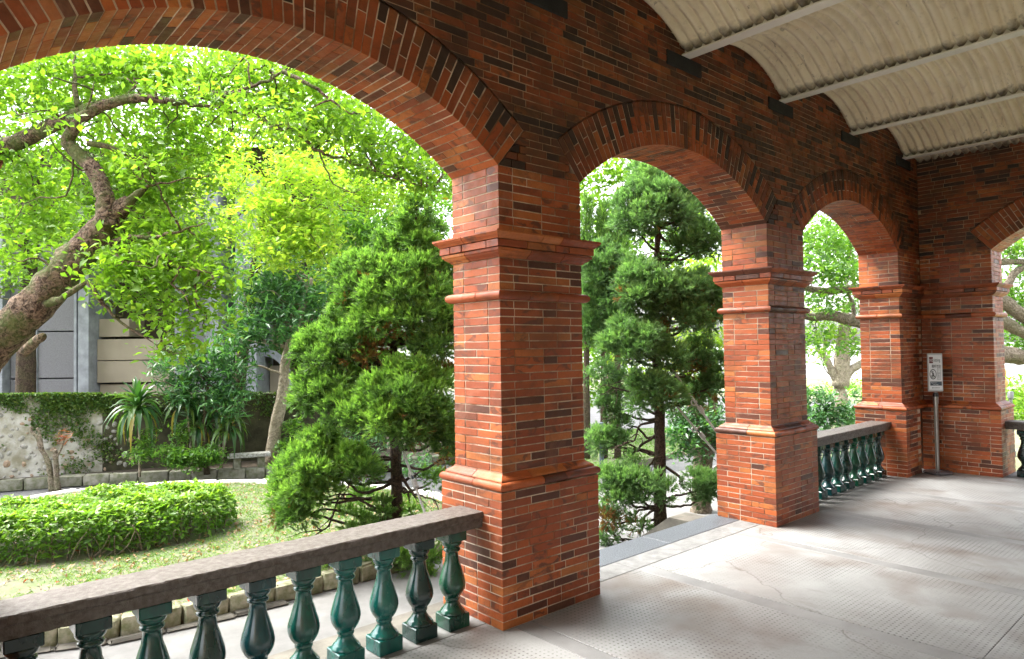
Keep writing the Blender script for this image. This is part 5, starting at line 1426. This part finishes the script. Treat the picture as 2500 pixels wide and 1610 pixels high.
while cnt < 210:
    xx = rnd.uniform(WL * (f0 - 0.01), split + 0.6); zz = rnd.uniform(zb_ + 0.1, ZT(xx) - 0.1); r_ = rnd.uniform(0.035, 0.085)
    if xx < split - 0.5 and zz > ZT(xx) - 0.4 and rnd.random() < 0.75: cnt += 0.2; continue
    if any((xx - a) ** 2 + (zz - b_) ** 2 < (r_ + c) ** 2 * 0.8 for a, b_, c in used): cnt += 0.2; continue
    used.append((xx, zz, r_)); o = link('stone', rnd.choice(sm if rnd.random() < 0.5 else sm[::2]), gw, (xx, 0.012, zz), (0, rnd.uniform(0, 6.3), 0)); o.scale = (r_, r_ * 0.75, r_ * rnd.uniform(0.7, 1)); cnt += 1
def ivy(x0, x1, z0, z1, n, th):
    x_ = rng.uniform(x0, x1, n); z_ = z1 - (z1 - z0) * rng.random(n) ** 1.6
    k_ = (np.sin(x_ * 3.1 + 1.2 * np.sin(z_ * 5)) + np.sin(x_ * 8.3 + z_ * 7) * 0.6 + rng.normal(0, 0.5, n)) > th + 1.6 * (z1 - z_ - 0.2) / max(z1 - z0, 0.1) - 0.4
    z_ = z_ + ZT(x_) - ztop
    return np.stack([x_[k_], -0.03 - np.abs(rng.normal(0, 0.03, k_.sum())), z_[k_]], 1)
pts = np.concatenate([ivy(WL * 0.1, split, ztop - 0.35, ztop + 0.04, 8000, -0.55), ivy(WL * 0.1, split, zb_, ztop, 3500, 0.6), ivy(split - 1.2, split + 0.6, zb_, ztop, 6000, 0.0), ivy(split, WL, ztop - 0.5, ztop + 0.04, 4500, -0.2), ivy(split, WL, zb_, ztop, 3000, 0.5)])
V, F, A = leaves(pts, 0.055, 0.7, 0.1, 0.2, 0.5)
link('ivy', npmesh('ivy', V, F, M['leaf_ivy'], A), gw)

# stone bench
bp = (P(583, 1140, 13.9) + P(634, 1137, 14.05)) / 2; ba = math.atan2(*(P(634, 1137, 14.05) - P(583, 1140, 13.9))[[1, 0]])
be = empty('stone_bench', (bp[0], bp[1], -0.705), ba); tag(be, 'small grey stone slab bench by the kerb in front of the ivy', 'bench')
mb = MB().cbox(-0.41, 0.41, -0.15, 0.15, 0.235, 0.305, 0.012); mb.v = [(x_ + rnd.gauss(0, .004), y_ + rnd.gauss(0, .004), z_ + rnd.gauss(0, .004)) for x_, y_, z_ in mb.v]; mb.obj('seat', M['bench'], be)
for s in (-1, 1):
    mb = MB().cbox(s * 0.23 - 0.075, s * 0.23 + 0.075, -0.10, 0.10, 0.0, 0.237, 0.012); mb.v = [(x_ + rnd.gauss(0, .006), y_ + rnd.gauss(0, .006), z_) for x_, y_, z_ in mb.v]; mb.obj('leg', M['kerbfar'], be)

# strap leaved plants: every leaf its own piece
def strap_mesh(L, wd, arch_, tint):
    k_ = 7; vs = []; fs = []
    for i in range(k_ + 1):
        t = i / k_; px_ = L * t * (1 - 0.18 * arch_ * t); pz = L * (0.55 * t - arch_ * t * t * 0.85)
        w_ = wd * math.sin(math.pi * (0.08 + 0.9 * t) ** 0.8) + 0.001
        vs += [(px_, -w_ / 2, pz + w_ * 0.25), (px_, 0, pz), (px_, w_ / 2, pz + w_ * 0.25)]
    for i in range(k_):
        a = i * 3; fs += [(a, a + 3, a + 4, a + 1), (a + 1, a + 4, a + 5, a + 2)]
    me = pymesh('leaf', vs, fs, M['leaf_drac'], True)
    at_ = me.attributes.new('tint', 'FLOAT', 'FACE'); at_.data.foreach_set('value', [tint] * len(fs))
    return me


STR = [strap_mesh(1.0, 0.15, a, t) for a in (0.5, 0.8, 1.15, 1.5) for t in (0.25, 0.55, 0.8)] ; STRY = [strap_mesh(1.0, 0.11, 1.5, 0.97), strap_mesh(1.0, 0.11, 1.3, 0.9)]
def dracaena(label, px_, py_, d, heads, L=0.5, nl=34):
    root = empty('strap_leaf_plant'); tag(root, label, 'plant', 'strap leaved plants in the raised bed')
    t_ = Tubes(); a = P(px_, py_, d); a[2] = -0.73
    for hx, hy in heads:
        h_ = P(hx, hy, d + rng.normal(0, 0.1)); t_.add([a, (a + h_) / 2 + rng.normal(0, 0.03, 3), h_], [0.024, 0.020, 0.018], 7, 5, 0.04)
        for i in range(nl):
            f = i / nl; az = i * 2.399 + rng.normal(0, 0.2); low = f < 0.16
            me = rnd.choice(STRY) if (low and rnd.random() < 0.45) else STR[min(3, int((1 - f) * 3.6 + rnd.random() * 0.5)) * 3 + rnd.randint(0, 2)]
            o_ = link('leaf', me, root, tuple(h_ + [0, 0, 0.20 * (f - 0.5)]), (0, -R(55) * f ** 1.5 + R(28) * (1 - f) - R(4), az)); s_ = L * rng.uniform(0.75, 1.1); o_.scale = (s_, s_, s_)
    t_.obj('stem', M['bark_pale'], root)


dracaena('strap leaved plant with a slender bare stem, nearest to the whitewashed wall', 341, 1140, 13.3, [(336, 1000)], 0.72, 54)
dracaena('dark strap leaved plant in the middle of the raised bed', 470, 1130, 13.7, [(455, 985), (475, 1035)], 0.66, 38)
dracaena('dark strap leaved plant closest to the stone bench', 540, 1120, 13.9, [(556, 1010), (528, 1000), (560, 1045)], 0.62, 34)
for i, (lb, bl) in enumerate((('leafy ground cover at the foot of the strap leaved plants beside the bench', [(400, 1110, 50, 24, 13.2, 45), (460, 1120, 60, 26, 13.2, 60), (510, 1112, 40, 30, 13.4, 50), (370, 1070, 30, 24, 13.4, 20), (440, 1060, 26, 24, 13.6, 18), (330, 1110, 30, 20, 13.2, 18)]),
                              ('leafy ground cover right of the pale mango trunk', [(720, 1060, 30, 44, 14.6, 45), (705, 1100, 30, 26, 14.4, 30), (760, 1090, 40, 40, 14.4, 40)]),
                              ('dark undergrowth behind the nearest juniper', [(820, 1100, 70, 50, 14.5, 60), (920, 1080, 80, 60, 14.5, 70), (1040, 1060, 80, 70, 14, 70), (1010, 1140, 60, 30, 12, 30)]))):
    r_ = empty('ground_cover'); tag(r_, lb, 'plant', 'low plants in the raised bed'); crown_from(bl, 0.10, 12, 0.07, 0.45, M['leaf_mid'] if i < 2 else M['leaf_dark'], 'foliage', r_, 0.9, -0.1)

# pollarded twin stemmed shrub with a red bromeliad
ts = empty('bare_shrub'); tag(ts, 'bare twin stemmed shrub with a red tufted bromeliad by the far kerb', 'shrub')
t_ = Tubes(); D_ = 12.95
b0 = P(128, 1198, D_); b0[2] = ZP - 0.01
t_.add([b0, P(124, 1165, D_), P(118, 1130, D_), P(100, 1095, D_), P(92, 1070, D_), P(78, 1055, D_), P(76, 1042, D_)], [0.065, 0.05, 0.046, 0.04, 0.034, 0.026, 0.02], 9, 6, 0.09)
b1 = P(142, 1196, D_); b1[2] = ZP - 0.01
t_.add([b1, P(138, 1160, D_), P(136, 1120, D_), P(134, 1098, D_)], [0.06, 0.05, 0.045, 0.04], 9, 6, 0.09)
t_.add([P(104, 1100, D_), P(97, 1060, D_), P(90, 1045, D_)], [0.03, 0.027, 0.022], 7, 5, 0.08); t_.add([P(136, 1120, D_), P(150, 1095, D_), P(158, 1070, D_)], [0.026, 0.018, 0.008], 6, 5, 0.08)
t_.obj('trunk', M['bark_grey'], ts)
c = P(152, 1068, D_ - .05); V, F, A = leaves(np.repeat([c], 30, 0) + rng.normal(0, 0.06, (30, 3)), 0.20, 0.10, 0.1, 0.2, -0.1); link('bromeliad', npmesh('bromeliad', V, F, M['redleaf'], A), ts)

# ------------------------------------------------------------------ building behind the wall
BD = 21.0
bo = P(0, 966, BD); bu = np.array([RT[0], RT[1], 0]); bu /= np.linalg.norm(bu); ban = math.atan2(bu[1], bu[0]) 
gb = empty('grey_building', (bo[0], bo[1], 0), ban); tag(gb, 'grey concrete building with fluted pilasters behind the garden wall', 'building')
k = BD / FOC
def bx(px0, px1, py0, py1, y0, y1, mat, name, ch=0.01):
    z1 = float(P(300, py0, BD)[2]); z0 = float(P(300, py1, BD)[2]) if py1 < 2000 else -0.95
    return MB().cbox(px0 * k, px1 * k, y0, y1, z0, z1, ch).obj(name, mat, gb)
bx(-500, 760, 330, 3000, 1.2, 9.0, M['bdark'], 'body')
for a, b_ in ((-400, -230), (-220, 18), (22, 186)):
    bx(a, b_ - 2, 600, 806, 0.05, 1.3, M['bgrey'], 'panel'); bx(a, b_ - 2, 809, 921, 0.05, 1.3, M['bgrey'], 'panel'); bx(a, b_ - 2, 924, 3000, 0.05, 1.3, M['bgrey'], 'panel')
bx(-6, 20, 560, 3000, -0.25, 0.3, M['bpale'], 'pilaster'); bx(76, 90, 560, 3000, 0.0, 0.3, M['bpale'], 'pilaster')
for a, b_, y in ((187, 194, -0.15), (195, 199, -0.05), (200, 226, -0.2)): bx(a, b_, 500, 3000, y, 1.25, M['bpale'], 'pilaster')
bx(227, 302, 777, 822, 0.3, 1.3, M['bbeige'], 'beige_panel'); bx(227, 420, 828, 880, 0.2, 1.3, M['bbeige'], 'beige_panel'); bx(227, 420, 882, 935, 0.2, 1.3, M['bbeige'], 'beige_panel'); bx(227, 420, 940, 3000, 0.35, 1.3, M['bbeige'], 'beige_panel')
for a, b_, y in ((430, 446, -0.1), (449, 500, 0.1), (503, 512, -0.05), (516, 540, -0.2), (575, 600, 0.0), (604, 612, -0.1), (616, 634, -0.25)): bx(a, b_, 430, 3000, y, 1.3, M['bpale'] if y < 0.05 else M['bgrey'], 'pilaster')
mb = MB(); vs = []
for i in range(13):
    a = math.pi / 2 * i / 12; vs += [((634 + 56 * math.sin(a)) * k, 0.4, float(P(300, 960 - 84 * math.cos(a) ** 0.8, BD)[2])), ((634 + 70 * math.sin(a)) * k, 0.4, float(P(300, 960 - 104 * math.cos(a) ** 0.8, BD)[2]))]
mb.add([(x_, 0.4, z_) for x_, y_, z_ in vs] + [(x_, 0.9, z_) for x_, y_, z_ in vs], [(2 * i, 2 * i + 2, 2 * i + 3, 2 * i + 1) for i in range(12)] + [(26 + 2 * i, 2 * i, 2 * i + 2, 28 + 2 * i) for i in range(12)])
mb.obj('pointed_arch', M['bpale'], gb); bx(636, 690, 900, 3000, 0.8, 1.25, M['bbeige'], 'beige_panel')

# ------------------------------------------------------------------ lamp and bollard
lp = P(2466, 930, 15.5); ll = empty('globe_lamp', (lp[0], lp[1], -0.94)); tag(ll, 'garden lamp with two cream globes seen past the end wall pier', 'lamp')
o = MB().lathe([(0.07, 0.0), (0.07, 0.12), (0.035, 0.16), (0.035, lp[2] + 0.94 - 0.42), (0.06, lp[2] + 0.94 - 0.40), (0.06, lp[2] + 0.94 - 0.26), (0.045, lp[2] + 0.94 - 0.24)], 14).obj('post', M['lampmetal'], ll); smooth_by_angle(o, 40)
for dx, dz, rr_ in ((0.06, -0.06, 0.165), (0.03, 0.26, 0.165)):
    pr = [(rr_ * math.sin(math.pi * i / 16) + 1e-4, -rr_ * math.cos(math.pi * i / 16)) for i in range(17)]
    MB().lathe(pr, 24).obj('globe', M['globe'], ll, (RT[0] * dx, RT[1] * dx + (0.25 if dz else 0), lp[2] + 0.94 + dz * 0.75), None, True)
bq = P(1468, 1062, 14.0); bl_ = empty('bollard', (bq[0], bq[1], -0.95)); tag(bl_, 'small slate blue bollard by the path behind the second juniper', 'bollard')
h_ = float(P(1468, 1032, 14.0)[2]) + 0.95
o = MB().lathe([(0.045, 0.0), (0.045, h_ - 0.04), (0.05, h_ - 0.03), (0.05, h_ - 0.005), (0.04, h_)], 14).obj('post', M['slate'], bl_); smooth_by_angle(o, 40)
